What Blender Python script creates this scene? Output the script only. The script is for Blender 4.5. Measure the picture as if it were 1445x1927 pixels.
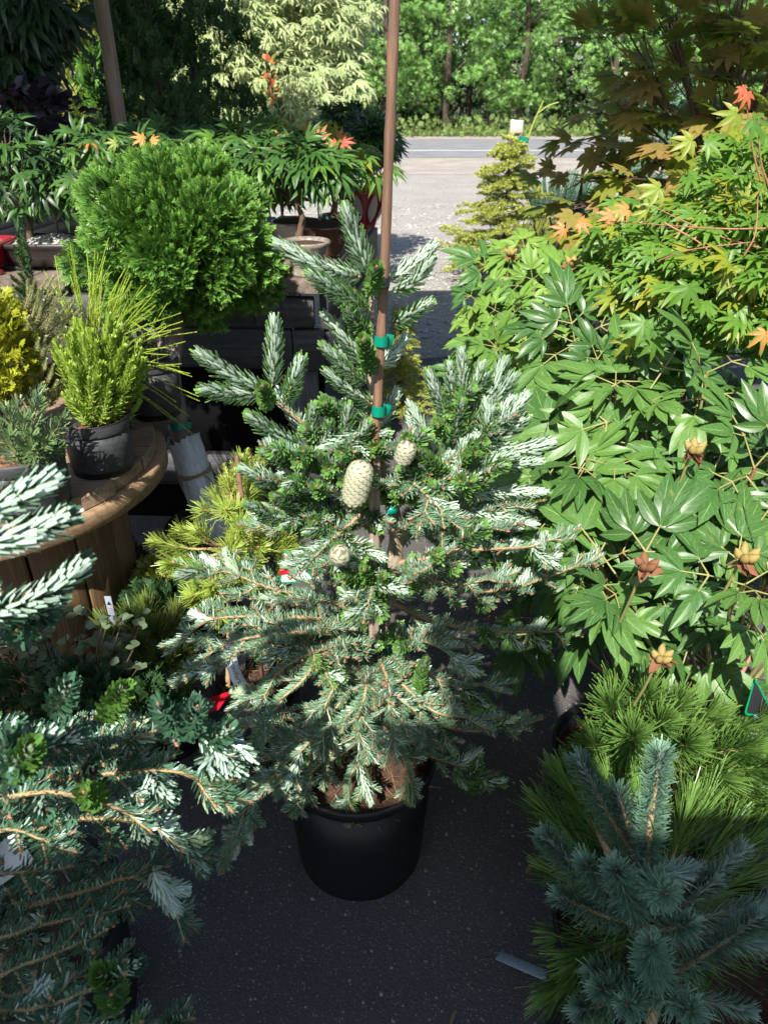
import bpy, math
import numpy as np
from mathutils import Vector, Matrix, Quaternion
R = math.radians
SC = bpy.context.scene
for o in list(bpy.data.objects): bpy.data.objects.remove(o)
COL = SC.collection
# ------------------------------------------------------------------ camera
PITCH = R(29.7); EYE = 1.62; FPX = 1391.0
cd = bpy.data.cameras.new('camera'); cam = bpy.data.objects.new('camera', cd); COL.objects.link(cam)
cam.location = (0, 0, EYE); cam.rotation_euler = (R(90) - PITCH, 0, 0)
cd.sensor_fit = 'VERTICAL'; cd.sensor_height = 36; cd.lens = 26.0; cd.clip_start = .02; cd.clip_end = 800
cd.dof.use_dof = True; cd.dof.focus_distance = 1.45; cd.dof.aperture_fstop = 9.0
SC.camera = cam
# ------------------------------------------------------------------ light
SUN_EL, SUN_AZ = R(46), R(15)       # the sun stands behind the camera and to its left
to_sun = Vector((-math.sin(SUN_AZ) * math.cos(SUN_EL), -math.cos(SUN_AZ) * math.cos(SUN_EL), math.sin(SUN_EL)))
w = bpy.data.worlds.new('World'); SC.world = w; w.use_nodes = True
nt = w.node_tree; sky = nt.nodes.new('ShaderNodeTexSky'); sky.sky_type = 'NISHITA'; sky.sun_disc = False
sky.sun_elevation = SUN_EL; sky.sun_rotation = math.atan2(to_sun.x, to_sun.y) % (2 * math.pi)
nt.links.new(sky.outputs[0], nt.nodes['Background'].inputs[0]); nt.nodes['Background'].inputs[1].default_value = .088
sd = bpy.data.lights.new('sun', 'SUN'); sd.energy = 5.0; sd.angle = R(.53); sd.color = (1, .955, .88)
so = bpy.data.objects.new('sun', sd); COL.objects.link(so); so.location = (-3, -5, 8)
so.rotation_euler = to_sun.to_track_quat('Z', 'Y').to_euler()
SC.view_settings.view_transform = 'Standard'; SC.view_settings.look = 'None'
SC.view_settings.exposure = .88; SC.view_settings.gamma = 1; SC.view_settings.use_curve_mapping = False
SC.render.engine = 'CYCLES'
SC.cycles.max_bounces = 6; SC.cycles.transmission_bounces = 3; SC.cycles.diffuse_bounces = 3

# ------------------------------------------------------------------ helpers
def W(px, py, d):
    """the point seen at a pixel of the photograph, d metres ahead of the eye"""
    xc = (px - 722.5) / FPX; yc = (963.5 - py) / FPX
    y = math.cos(PITCH) + yc * math.sin(PITCH); z = -math.sin(PITCH) + yc * math.cos(PITCH)
    k = d / y
    return np.array([xc * k, d, EYE + z * k])
def nrm(v):
    v = np.asarray(v, float); return v / np.maximum(np.linalg.norm(v, axis=-1, keepdims=True), 1e-9)
def frames(y, up):
    """rotation matrices whose columns are side, along, normal"""
    y = nrm(y); up = np.broadcast_to(up, y.shape)
    x = np.cross(y, up); bad = np.linalg.norm(x, axis=-1) < 1e-3
    if bad.any(): x[bad] = np.cross(y[bad], np.array([.37, .9, .1]))
    x = nrm(x); z = np.cross(x, y)
    return np.stack([x, y, z], axis=-1)
class MB:
    def __init__(s): s.V = []; s.F = []; s.A = []; s.M = []; s.n = 0
    def add(s, V, F, r=0., t=0., u=0., mi=0):
        V = np.asarray(V, float).reshape(-1, 3); k = len(V)
        A = np.empty((k, 3)); A[:, 0] = r; A[:, 1] = t; A[:, 2] = u
        F = np.asarray(F, int); s.V.append(V); s.F.append(F + s.n); s.A.append(A); s.M.append(np.full(len(F), mi)); s.n += k
        return s
    def build(s, name, mats, parent=None, origin=(0, 0, 0), smooth=True):
        if not s.V: s.add([(0, 0, 0), (.001, 0, 0), (0, .001, 0)] + np.asarray(origin, float), [[0, 1, 2]])
        me = s.mesh(name, mats, origin, smooth); o = bpy.data.objects.new(name, me); COL.objects.link(o)
        if parent is not None: o.parent = parent
        return o
    def mesh(s, name, mats, origin=(0, 0, 0), smooth=True):
        if not isinstance(mats, (list, tuple)): mats = [mats]
        me = bpy.data.meshes.new(name)
        V = np.concatenate(s.V) - np.asarray(origin, float); A = np.concatenate(s.A)
        me.vertices.add(len(V)); me.vertices.foreach_set('co', V.astype(np.float32).ravel())
        tot = np.concatenate([np.full(len(f), f.shape[1]) for f in s.F]); lv = np.concatenate([f.ravel() for f in s.F])
        me.loops.add(len(lv)); me.loops.foreach_set('vertex_index', lv.astype(np.int32))
        me.polygons.add(len(tot)); st = np.concatenate([[0], np.cumsum(tot)[:-1]])
        me.polygons.foreach_set('loop_start', st.astype(np.int32)); me.polygons.foreach_set('loop_total', tot.astype(np.int32))
        me.polygons.foreach_set('material_index', np.concatenate(s.M).astype(np.int32))
        me.polygons.foreach_set('use_smooth', np.full(len(tot), smooth))
        me.update(calc_edges=True); me.validate()
        for i, an in enumerate(('rnd', 't', 'u')):
            a = me.attributes.new(an, 'FLOAT', 'POINT'); a.data.foreach_set('value', A[:, i].astype(np.float32))
        for m in mats: me.materials.append(m)
        return me
def tube(mb, pts, rad, n=6, mi=0, r=.5, cap=True, jitter=0, rng=None):
    P = np.asarray(pts, float); k = len(P); rad = np.broadcast_to(rad, k)
    T = nrm(np.gradient(P, axis=0)); up = np.array([0, 0, 1.]) if abs(T[:, 2]).mean() < .8 else np.array([1., 0, 0])
    M = frames(T, up); a = np.arange(n) / n * 2 * math.pi
    rr = rad[:, None] * (1 + (rng.normal(0, jitter, (k, n)) if jitter else 0))
    V = P[:, None, :] + rr[..., None] * (np.cos(a)[None, :, None] * M[:, None, :, 0] + np.sin(a)[None, :, None] * M[:, None, :, 2])
    i = np.arange(k - 1)[:, None] * n; j = np.arange(n)[None]; j2 = (j + 1) % n
    F = np.stack([i + j, i + n + j, i + n + j2, i + j2], -1).reshape(-1, 4)
    tt = np.repeat(np.linspace(0, 1, k), n)
    mb.add(V, F, r, tt, 0, mi)
    if cap:
        for e in (0, k - 1):
            c = np.vstack([V[e], P[e][None]]); f = np.stack([np.arange(n), (np.arange(n) + 1) % n, np.full(n, n)], -1)
            mb.add(c, f if e else f[:, ::-1], r, float(e > 0), 0, mi)
def lathe(mb, c, prof, n=40, mi=0, r=.5):
    c = np.asarray(c, float); a = np.arange(n) / n * 2 * math.pi; prof = np.asarray(prof, float)
    V = np.stack([c[0] + prof[:, 0, None] * np.cos(a), c[1] + prof[:, 0, None] * np.sin(a), np.broadcast_to(c[2] + prof[:, 1, None], (len(prof), n))], -1)
    i = np.arange(len(prof) - 1)[:, None] * n; j = np.arange(n)[None]; j2 = (j + 1) % n
    F = np.stack([i + j, i + j2, i + n + j2, i + n + j], -1).reshape(-1, 4)
    mb.add(V, F, r, np.repeat(prof[:, 1] - prof[:, 1].min(), n), 0, mi)
def bar(mb, a, b, w, h, up=(0, 0, 1), bev=.003, mi=0, r=.5, rng=None):
    """a bevelled board from a to b, w across, h along up"""
    a = np.asarray(a, float); b = np.asarray(b, float); L = np.linalg.norm(b - a)
    M = frames((b - a)[None], np.asarray(up, float))[0]; bv = min(bev, w * .3, h * .3)
    hw, hh = w / 2, h / 2
    o = np.array([(-hw + bv, -hh), (hw - bv, -hh), (hw, -hh + bv), (hw, hh - bv), (hw - bv, hh), (-hw + bv, hh), (-hw, hh - bv), (-hw, -hh + bv)])
    ys = [(0, .0), (bv, 1.), (L - bv, 1.), (L, .0)]
    V = []
    for y, f in ys:
        q = o * (1 if f else 1 - bv / max(hw, hh))
        if rng is not None: q = q + rng.normal(0, .0008, q.shape)
        V.append(a + q[:, :1] * M[:, 0] + y * M[:, 1] + q[:, 1:] * M[:, 2])
    V = np.concatenate(V); i = np.arange(3)[:, None] * 8; j = np.arange(8)[None]; j2 = (j + 1) % 8
    mb.add(V, np.stack([i + j, i + j2, i + 8 + j2, i + 8 + j], -1).reshape(-1, 4), r, 0, 0, mi)
    mb.add(V[:8], [[7, 6, 5, 4, 3, 2, 1, 0]], r, 0, 0, mi); mb.add(V[24:], [[0, 1, 2, 3, 4, 5, 6, 7]], r, 0, 0, mi)
def stamp(mb, tpl, P, M, S, rr, mi=0):
    """many copies of a small shape joined into one mesh"""
    V, F, t, u = tpl; N = len(P); k = len(V)
    X = np.einsum('nij,kj->nki', M, V) * np.asarray(S).reshape(-1, 1, 1) + P[:, None]
    FF = (F[None] + (np.arange(N) * k)[:, None, None]).reshape(-1, F.shape[1])
    mb.add(X, FF, np.repeat(rr, k), np.tile(t, N), np.tile(u, N), mi)
def needles(mb, B, D, N, L, Wd, C, rr, seg=3, mi=0, tip=.62):
    D = nrm(D); N = N - (N * D).sum(1, keepdims=True) * D; N = nrm(N); S = np.cross(D, N)
    n = len(B); ts = np.linspace(0, 1, seg + 1); prof = np.interp(ts, [0, .15, .5, .85, 1], [.45, .85, 1, .98, tip])
    c = B[:, None] + D[:, None] * (L[:, None] * ts)[..., None] + N[:, None] * ((C * L)[:, None] * ts ** 2)[..., None]
    h = S[:, None] * (Wd[:, None] * prof * .5)[..., None]
    V = np.stack([c - h, c + h], 2).reshape(n, -1, 3); k = V.shape[1]
    f = np.array([[2 * i, 2 * i + 1, 2 * i + 3, 2 * i + 2] for i in range(seg)])
    F = (f[None] + (np.arange(n) * k)[:, None, None]).reshape(-1, 4)
    mb.add(V.reshape(-1, 3), F, np.repeat(rr, k), np.tile(np.repeat(ts, 2), n), np.tile(np.tile([-1, 1], seg + 1), n), mi)
def resample(pts, k):
    P = np.asarray(pts, float); d = np.r_[0, np.cumsum(np.linalg.norm(np.diff(P, axis=0), axis=1))]
    s = np.linspace(0, d[-1], k) if np.isscalar(k) else np.asarray(k) * d[-1]
    return np.stack([np.interp(s, d, P[:, i]) for i in range(3)], 1)
def curve(pts, k):
    """smooth path through control points"""
    P = np.asarray(pts, float)
    if len(P) == 2: return resample(P, k)
    Q = np.vstack([2 * P[0] - P[1], P, 2 * P[-1] - P[-2]]); out = []
    for i in range(1, len(Q) - 2):
        for t in np.linspace(0, 1, 8, endpoint=False):
            p0, p1, p2, p3 = Q[i - 1:i + 3]
            out.append(.5 * (2 * p1 + (p2 - p0) * t + (2 * p0 - 5 * p1 + 4 * p2 - p3) * t * t + (3 * p1 - p0 - 3 * p2 + p3) * t ** 3))
    out.append(P[-1]); return resample(out, k)
def length(P): return float(np.linalg.norm(np.diff(np.asarray(P), axis=0), axis=1).sum())
def thing(name, label, cat, loc=(0, 0, 0), group=None, kind=None):
    o = bpy.data.objects.new(name, None); COL.objects.link(o); o.location = tuple(float(c) for c in loc); o.empty_display_size = .1
    o['label'] = label; o['category'] = cat
    if group: o['group'] = group
    if kind: o['kind'] = kind
    return o
def tag(o, label, cat=None, group=None, kind=None):
    if label: o['label'] = label
    if cat: o['category'] = cat
    if group: o['group'] = group
    if kind: o['kind'] = kind
    return o
def place(name, me, parent, pos, M, s, origin):
    o = bpy.data.objects.new(name, me); COL.objects.link(o); o.parent = parent
    m = Matrix([[M[i][j] for j in range(3)] for i in range(3)])
    o.matrix_local = Matrix.Translation(Vector([float(c) for c in np.asarray(pos) - np.asarray(origin)])) @ m.to_4x4() @ Matrix.Scale(float(s), 4)
    return o

# ------------------------------------------------------------------ materials
class G:
    def __init__(s, name):
        s.m = bpy.data.materials.new(name); s.m.use_nodes = True; s.t = s.m.node_tree; s.b = s.t.nodes['Principled BSDF']; s.out = s.t.nodes['Material Output']
    def n(s, k, **kw):
        x = s.t.nodes.new('ShaderNode' + k)
        for a, v in kw.items():
            if a.startswith('i_'): x.inputs[int(a[2:])].default_value = v
            else: setattr(x, a, v)
        return x
    def l(s, a, b): s.t.links.new(a, b)
    def mix(s, f, a, b, mode='MIX'):
        x = s.n('MixRGB', blend_type=mode)
        for i, v in enumerate((f, a, b)):
            if hasattr(v, 'is_linked') or isinstance(v, bpy.types.NodeSocket): s.l(v, x.inputs[i])
            elif i == 0: x.inputs[0].default_value = v
            else: x.inputs[i].default_value = (*v, 1)
        return x.outputs[0]
    def math(s, op, a, b=0., c=None):
        x = s.n('Math', operation=op)
        for i, v in enumerate((a, b) if c is None else (a, b, c)):
            if isinstance(v, bpy.types.NodeSocket): s.l(v, x.inputs[i])
            else: x.inputs[i].default_value = v
        return x.outputs[0]
    def ramp(s, f, pts):
        x = s.n('ValToRGB'); e = x.color_ramp.elements
        while len(e) < len(pts): e.new(.5)
        for i, (p, c) in enumerate(pts): e[i].position = p; e[i].color = (*c, 1) if len(c) == 3 else c
        s.l(f, x.inputs[0]); return x.outputs[0]
    def noise(s, scale, detail=4, rough=.55, vec=None, dist=0):
        x = s.n('TexNoise'); x.inputs['Scale'].default_value = scale; x.inputs['Detail'].default_value = detail; x.inputs['Roughness'].default_value = rough
        x.inputs['Distortion'].default_value = dist
        if vec is not None: s.l(vec, x.inputs['Vector'])
        return x.outputs['Fac']
    def coord(s, scale=(1, 1, 1), kind='Object'):
        c = s.n('TexCoord'); m = s.n('Mapping'); m.inputs['Scale'].default_value = scale; s.l(c.outputs[kind], m.inputs[0]); return m.outputs[0]
    def attr(s, name): return s.n('Attribute', attribute_name=name).outputs['Fac']
    def bump(s, h, strength=.3, dist=.01):
        x = s.n('Bump'); x.inputs['Strength'].default_value = strength; x.inputs['Distance'].default_value = dist; s.l(h, x.inputs['Height']); s.l(x.outputs[0], s.b.inputs['Normal'])
    def col(s, c):
        if isinstance(c, bpy.types.NodeSocket): s.l(c, s.b.inputs['Base Color'])
        else: s.b.inputs['Base Color'].default_value = (*c, 1)
    def rough(s, v): s.b.inputs['Roughness'].default_value = v
def leaf(name, c1, c2, back=None, bands=False, tip=None, tipw=.5, rough=.45, trans=.25, spec=.5, vein=None, stain=None, base=None):
    """foliage: two greens picked leaf by leaf, an under side, a tip colour, veins, light through the leaf"""
    g = G(name); oi = g.n('ObjectInfo').outputs['Random']; r = g.math('FRACT', g.math('ADD', g.attr('rnd'), oi)); t = g.attr('t')
    c = g.mix(r, c1, c2)
    if base: c = g.mix(g.ramp(t, [(0, (1, 1, 1)), (.22, (0, 0, 0))]), c, base)
    if tip: c = g.mix(g.math('MULTIPLY', g.math('POWER', t, 2.), tipw), c, tip)
    c = g.mix(.35, c, g.ramp(g.noise(60, 2), [(.35, (.55, .55, .55)), (.7, (1.25, 1.25, 1.25))]), 'MULTIPLY')
    if vein:
        u = g.math('ABSOLUTE', g.attr('u'))
        mid = g.math('LESS_THAN', u, .055)
        sv = g.math('FRACT', g.math('SUBTRACT', g.math('MULTIPLY', t, 6.5), g.math('MULTIPLY', u, 1.5)))
        side = g.math('MULTIPLY', g.math('LESS_THAN', sv, .10), .3)
        c = g.mix(g.math('MAXIMUM', g.math('MULTIPLY', mid, .75), side), c, vein)
    if stain:
        c = g.mix(g.ramp(g.noise(9, 3), [(.62, (0, 0, 0)), (.72, (.8, .8, .8))]), c, stain)
    if back:
        geo = g.n('NewGeometry'); bk = g.mix(r, back, tuple(x * .82 for x in back))
        if bands:      # two white stomatal bands between a green midrib and green margins
            ua = g.math('ABSOLUTE', g.attr('u')); bk = g.mix(g.math('MULTIPLY', g.math('LESS_THAN', ua, .66), g.math('GREATER_THAN', ua, .10)), g.mix(.75, bk, (.16, .34, .08)), bk)
        c = g.mix(geo.outputs['Backfacing'], c, bk)
    g.col(c); g.rough(rough); g.b.inputs['Specular IOR Level'].default_value = spec
    if trans:
        tr = g.n('BsdfTranslucent'); g.l(g.mix(.5, c, (.35, .55, .06), 'MIX') if trans > .3 else c, tr.inputs[0]); ms = g.n('MixShader'); ms.inputs[0].default_value = trans
        g.l(g.b.outputs[0], ms.inputs[1]); g.l(tr.outputs[0], ms.inputs[2]); g.l(ms.outputs[0], g.out.inputs[0])
    return g.m
def bark(name, c1, c2, scale=60, stretch=.3, rough=.85, bump=.5):
    g = G(name); v = g.coord((1, 1, stretch)); f = g.noise(scale, 6, .65, v)
    g.col(g.ramp(f, [(.3, c1), (.7, c2)])); g.rough(rough); g.bump(f, bump, .004); return g.m
def plank(name, c1, c2, c3, axis=1, rough=.75, wear=.4):
    g = G(name); sc = [26, 26, 26]; sc[axis] = 1.6; v = g.coord(tuple(sc)); f = g.noise(2.2, 7, .7, v, .6)
    c = g.ramp(f, [(.28, c1), (.52, c2), (.75, c3)]); o = g.noise(7, 5)
    c = g.mix(wear, c, g.ramp(o, [(.35, (.6, .6, .6)), (.65, (1.2, 1.15, 1.1))]), 'MULTIPLY')
    oi = g.n('ObjectInfo').outputs['Random']; c = g.mix(.5, c, g.ramp(oi, [(0, (.65, .65, .65)), (1, (1.2, 1.2, 1.2))]), 'MULTIPLY')
    g.col(c); g.rough(rough); g.bump(f, .45, .004); return g.m
def plain(name, c, rough=.5, spec=.5, var=.2, scale=25, coat=0, bumps=0):
    g = G(name); f = g.noise(scale, 5, .6)
    g.col(g.mix(var, c, g.ramp(f, [(.3, (.35, .35, .35)), (.7, (1.4, 1.4, 1.4))]), 'MULTIPLY')); g.rough(rough); g.b.inputs['Specular IOR Level'].default_value = spec
    g.b.inputs['Coat Weight'].default_value = coat; g.b.inputs['Coat Roughness'].default_value = .06
    if bumps: g.bump(f, bumps, .003)
    return g.m
M = {}
M['fir'] = leaf('fir_needle', bands=True, c1=(.06, .17, .05), c2=(.09, .24, .06), back=(.64, .74, .68), tip=(.26, .46, .11), tipw=.8, rough=.35, trans=.10, base=(.26, .34, .08))
M['fir_open'] = leaf('fir_needle_open', bands=True, c1=(.10, .22, .11), c2=(.19, .31, .20), back=(.62, .73, .68), tip=(.16, .28, .13), tipw=.35, rough=.35, trans=.10)
M['fir_young'] = leaf('fir_needle_young', (.09, .23, .05), (.13, .29, .06), back=(.34, .46, .28), tip=(.24, .42, .09), rough=.4, trans=.15)
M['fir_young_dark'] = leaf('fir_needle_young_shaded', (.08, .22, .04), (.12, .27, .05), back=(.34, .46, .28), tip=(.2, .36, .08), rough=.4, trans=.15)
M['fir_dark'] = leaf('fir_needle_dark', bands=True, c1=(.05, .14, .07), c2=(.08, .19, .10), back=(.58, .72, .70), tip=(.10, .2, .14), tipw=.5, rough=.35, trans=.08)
M['fir_bark'] = bark('fir_bark', (.20, .15, .10), (.50, .42, .31), 120)
M['fir_twig'] = bark('fir_twig', (.30, .19, .09), (.52, .38, .20), 200)
M['bud'] = plain('fir_bud', (.42, .19, .10), .55, var=.5, scale=300)
M['cone'] = leaf('cone_scale', (.30, .32, .20), (.38, .38, .25), base=(.14, .13, .07), tip=(.60, .58, .42), tipw=.9, rough=.6, trans=0)
M['cone_core'] = plain('cone_core', (.20, .17, .10), .8)
M['green_tie'] = plain('green_plastic_tie', (.0, .22, .14), .25, var=.1)
M['stake'] = plank('stake_wood', (.07, .04, .028), (.22, .125, .08), (.38, .29, .23), 2, .5)
M['stake_old'] = plank('weathered_stake', (.16, .11, .09), (.38, .30, .25), (.55, .48, .42), 2, .8)
M['pot'] = plain('black_plastic', (.009, .009, .011), .5, .4, .45, 14, bumps=.15)
M['pot_dusty'] = plain('dusty_black_plastic', (.05, .053, .055), .55, .4, .7, 11, bumps=.2)
M['soil'] = bark('soil_mulch', (.02, .011, .007), (.11, .055, .03), 90, 1)
M['mulch'] = leaf('mulch_chip', (.28, .12, .055), (.16, .07, .035), rough=.9, trans=0)
M['straw'] = leaf('dry_needle_litter', (.30, .19, .09), (.20, .11, .05), rough=.8, trans=0)
M['peony'] = leaf('peony_leaf', (.055, .15, .035), (.13, .26, .05), back=(.17, .27, .12), tip=(.09, .20, .05), spec=.4, rough=.4, trans=.22, vein=(.24, .38, .13))
M['peony_yellow'] = leaf('peony_leaf_bright', (.16, .31, .05), (.22, .37, .06), back=(.22, .32, .12), spec=.35, rough=.45, trans=.26, vein=(.3, .42, .14))
M['peony_deep'] = leaf('peony_leaf_deep', (.045, .12, .03), (.075, .17, .035), spec=.35, back=(.15, .24, .12), rough=.34, trans=.2, vein=(.2, .34, .12), stain=(.18, .22, .05))
M['peony_stem'] = plain('peony_stem', (.28, .27, .09), .5, var=.4)
M['peony_red'] = plain('peony_stem_reddish', (.38, .16, .10), .5, var=.4)
M['seed'] = plain('peony_seed_pod', (.36, .27, .08), .7, var=.9, scale=60, bumps=.3)
M['seed_brown'] = plain('dry_peony_petal', (.24, .10, .045), .8, var=.7, scale=60, bumps=.4)
M['maple'] = leaf('maple_leaf_green', (.085, .21, .03), (.13, .28, .035), back=(.11, .22, .07), tip=(.20, .32, .03), tipw=.5, rough=.45, trans=.34, vein=(.2, .34, .08))
M['maple_bonsai'] = leaf('maple_leaf_bonsai', (.045, .125, .025), (.075, .175, .035), back=(.07, .14, .05), rough=.4, trans=.25)
M['maple_yellow'] = leaf('maple_leaf_yellow', (.22, .32, .03), (.32, .36, .03), back=(.20, .27, .05), tip=(.40, .20, .04), tipw=.5, rough=.45, trans=.36)
M['maple_orange'] = leaf('maple_leaf_orange', (.55, .22, .07), (.62, .34, .09), tip=(.66, .14, .06), tipw=.7, rough=.5, trans=.3)
M['maple_red'] = leaf('maple_leaf_red', (.55, .09, .05), (.60, .16, .07), rough=.5, trans=.25)
M['maple_brown'] = leaf('maple_leaf_brown', (.34, .32, .06), (.42, .28, .10), back=(.38, .32, .10), tip=(.42, .20, .10), tipw=.6, rough=.5, trans=.45)
M['maple_olive'] = leaf('maple_leaf_olive', (.20, .30, .04), (.30, .32, .05), back=(.25, .30, .08), rough=.5, trans=.45)
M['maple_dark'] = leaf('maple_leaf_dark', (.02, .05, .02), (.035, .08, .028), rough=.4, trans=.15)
M['smoke_leaf'] = leaf('purple_leaf', (.03, .02, .035), (.05, .035, .06), rough=.35, trans=.05)
M['variegated'] = leaf('variegated_leaf', (.50, .56, .28), (.34, .44, .17), back=(.48, .54, .33), rough=.5, trans=.3)
M['red_stem'] = plain('red_stem', (.36, .15, .09), .5, var=.4)
M['dark_twig'] = bark('dark_twig', (.07, .045, .03), (.17, .11, .07), 120)
M['hinoki'] = leaf('hinoki_spray', (.035, .12, .02), (.06, .18, .03), tip=(.20, .40, .05), tipw=1., rough=.5, trans=.12)
M['gold_spray'] = leaf('golden_spray', (.30, .36, .02), (.40, .42, .03), tip=(.52, .52, .04), rough=.5, trans=.25)
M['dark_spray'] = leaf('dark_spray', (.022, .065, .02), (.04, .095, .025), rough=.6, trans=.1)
M['arbor'] = leaf('arborvitae_spray', (.03, .09, .025), (.05, .125, .03), tip=(.08, .17, .035), rough=.6, trans=.12)
M['yellow_spray'] = leaf('yellow_conifer_spray', (.30, .36, .07), (.44, .45, .11), rough=.6, trans=.2)
M['thread'] = leaf('thread_foliage', (.32, .48, .04), (.42, .56, .06), tip=(.42, .52, .05), rough=.45, trans=.1)
M['hemlock'] = leaf('bright_needle', (.24, .40, .05), (.33, .48, .06), tip=(.42, .54, .09), rough=.45, trans=.2)
M['juniper'] = leaf('juniper_needle', (.34, .42, .18), (.44, .44, .20), tip=(.30, .33, .16), rough=.55, trans=.15, stain=(.30, .13, .07))
M['greypine'] = leaf('greyish_pine_needle', (.13, .22, .08), (.18, .27, .11), back=(.26, .34, .22), rough=.45, trans=.1)
M['goldpine'] = leaf('golden_pine_needle', (.28, .42, .055), (.36, .48, .08), tip=(.44, .53, .12), rough=.4, trans=.15)
M['goldspruce'] = leaf('golden_spruce_needle', (.34, .42, .07), (.48, .52, .12), tip=(.5, .5, .12), rough=.45, trans=.15)
M['blackpine'] = leaf('green_pine_needle', (.085, .20, .04), (.13, .26, .05), tip=(.24, .36, .09), tipw=.4, rough=.35, trans=.1)
M['bluepine'] = leaf('blue_pine_needle', (.09, .20, .13), (.15, .28, .18), back=(.34, .48, .42), tip=(.26, .42, .30), rough=.4, trans=.08)
M['shadepine'] = leaf('shade_pine_needle', (.11, .19, .03), (.16, .23, .045), tip=(.24, .3, .08), rough=.45, trans=.1)
M['bluejuniper'] = leaf('blue_juniper_needle', (.13, .27, .17), (.17, .32, .2), rough=.55, trans=.1)
M['bluespruce'] = leaf('blue_spruce_needle', (.06, .11, .12), (.10, .17, .19), rough=.5, trans=.05)
M['round_leaf'] = leaf('small_round_leaf', (.10, .15, .07), (.13, .18, .10), back=(.17, .21, .14), rough=.35, trans=.15, stain=(.42, .13, .09))
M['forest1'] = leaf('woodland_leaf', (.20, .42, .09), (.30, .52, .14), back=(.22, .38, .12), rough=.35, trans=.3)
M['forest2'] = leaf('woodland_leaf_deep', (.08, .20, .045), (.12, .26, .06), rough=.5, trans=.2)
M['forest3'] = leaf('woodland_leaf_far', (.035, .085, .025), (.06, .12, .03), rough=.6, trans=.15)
M['trunk'] = bark('trunk_bark', (.035, .025, .018), (.11, .08, .06), 25)
M['topiary_bark'] = bark('topiary_bark', (.15, .11, .09), (.33, .26, .21), 40, .3)
M['blackwood'] = plank('black_stained_wood', (.022, .022, .025), (.055, .055, .06), (.12, .12, .125), 0, .6, .5)
M['blackwood_y'] = plank('black_stained_wood_side', (.016, .016, .018), (.038, .038, .042), (.075, .075, .08), 1, .6, .5)
M['blackwood_z'] = plank('black_stained_post', (.045, .045, .05), (.09, .09, .10), (.17, .17, .18), 2, .6, .5)
M['deck'] = plank('worn_deck_wood', (.07, .055, .045), (.17, .13, .105), (.30, .24, .19), 1, .8)
M['spool'] = plank('spool_table_wood', (.14, .085, .05), (.32, .22, .14), (.46, .35, .24), 0, .8)
M['spool_band'] = plank('spool_band_wood', (.16, .095, .05), (.36, .23, .13), (.47, .33, .2), 0, .75)
M['cloth'] = plain('black_weed_cloth', (.008, .008, .009), .95, .1, .4, 60)  # near-black colour standing in for the shade under the bench
M['drum'] = plank('drum_wood', (.10, .055, .025), (.24, .14, .065), (.34, .21, .10), 2, .7)
M['post'] = plank('post_wood', (.13, .10, .075), (.27, .22, .17), (.38, .32, .26), 2, .85)
M['roof'] = plank('roof_wood', (.12, .09, .06), (.2, .16, .12), (.3, .25, .2), 0, .85)
M['pipe'] = plain('white_plastic_pipe', (.72, .76, .82), .45, var=.35, scale=16)
M['twine'] = bark('twine', (.30, .20, .10), (.5, .36, .2), 300)
M['glaze_black'] = plain('dark_glazed_clay', (.035, .028, .027), .25, .6, .5, 12)
M['glaze_red'] = plain('red_glazed_clay', (.30, .012, .03), .25, .6, .3, 12, .3)
M['glaze_brown'] = plain('brown_glazed_clay', (.12, .045, .03), .12, .6, .4, 12, .6)
M['glaze_green'] = plain('green_glazed_clay', (.015, .12, .10), .15, .6, .3, 12, .6)
M['glaze_grey'] = plain('grey_beige_glazed_clay', (.30, .25, .21), .12, .6, .7, 14, .8)
M['glaze_white'] = plain('cream_glazed_clay', (.55, .47, .42), .2, .6, .3, 12, .5)
M['stone'] = leaf('small_stone', (.30, .29, .27), (.52, .50, .47), rough=.85, trans=0)
M['stone_brown'] = leaf('pebble', (.13, .115, .10), (.30, .265, .24), rough=.8, trans=0)
M['label_white'] = plain('white_plastic_label', (.72, .76, .84), .35, var=.08)
M['label_grey'] = plain('grey_plastic_label', (.30, .32, .38), .4, var=.1)
M['label_green'] = plain('green_label_print', (.0, .25, .10), .3, var=.1)
M['label_black'] = plain('black_label_print', (.02, .02, .025), .4, var=.1)
M['label_blue'] = plain('blue_label_print', (.02, .06, .22), .4, var=.1)
M['label_red'] = plain('red_plastic_label', (.50, .01, .025), .3, var=.15)
M['metal'] = plain('bluish_metal', (.28, .34, .40), .4, .6, .6, 30)
M['moss'] = plain('red_stem_moss', (.30, .09, .05), .8, var=.6)

def ground_mat(name, c1, c2, stones, scale, bump=.6, thr=.5, dist=.01, patch=(.75, 1.15)):
    g = G(name); v = g.coord(); vo = g.n('TexVoronoi', feature='F1'); vo.inputs['Scale'].default_value = scale; g.l(v, vo.inputs['Vector'])
    big = g.noise(1.3, 5, .6, v); fine = g.noise(scale * 1.7, 4, .7, v)
    c = g.ramp(fine, [(.3, c1), (.7, c2)]); hs = g.n('SeparateColor'); g.l(vo.outputs['Color'], hs.inputs[0])
    sm = g.math('MULTIPLY', g.math('GREATER_THAN', hs.outputs[0], thr), g.ramp(vo.outputs['Distance'], [(.22, (1, 1, 1)), (.36, (0, 0, 0))]))
    c = g.mix(sm, c, g.ramp(hs.outputs[1], [(0, stones[0]), (.5, stones[1]), (1, stones[2])]))
    c = g.mix(1, c, g.ramp(big, [(.3, (patch[0],) * 3), (.7, (patch[1],) * 3)]), 'MULTIPLY')
    g.col(c); g.rough(.88)
    h = g.math('ADD', g.math('MULTIPLY', fine, .5), g.math('SUBTRACT', 1., vo.outputs['Distance'])); g.bump(h, bump, dist)
    return g.m
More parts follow.
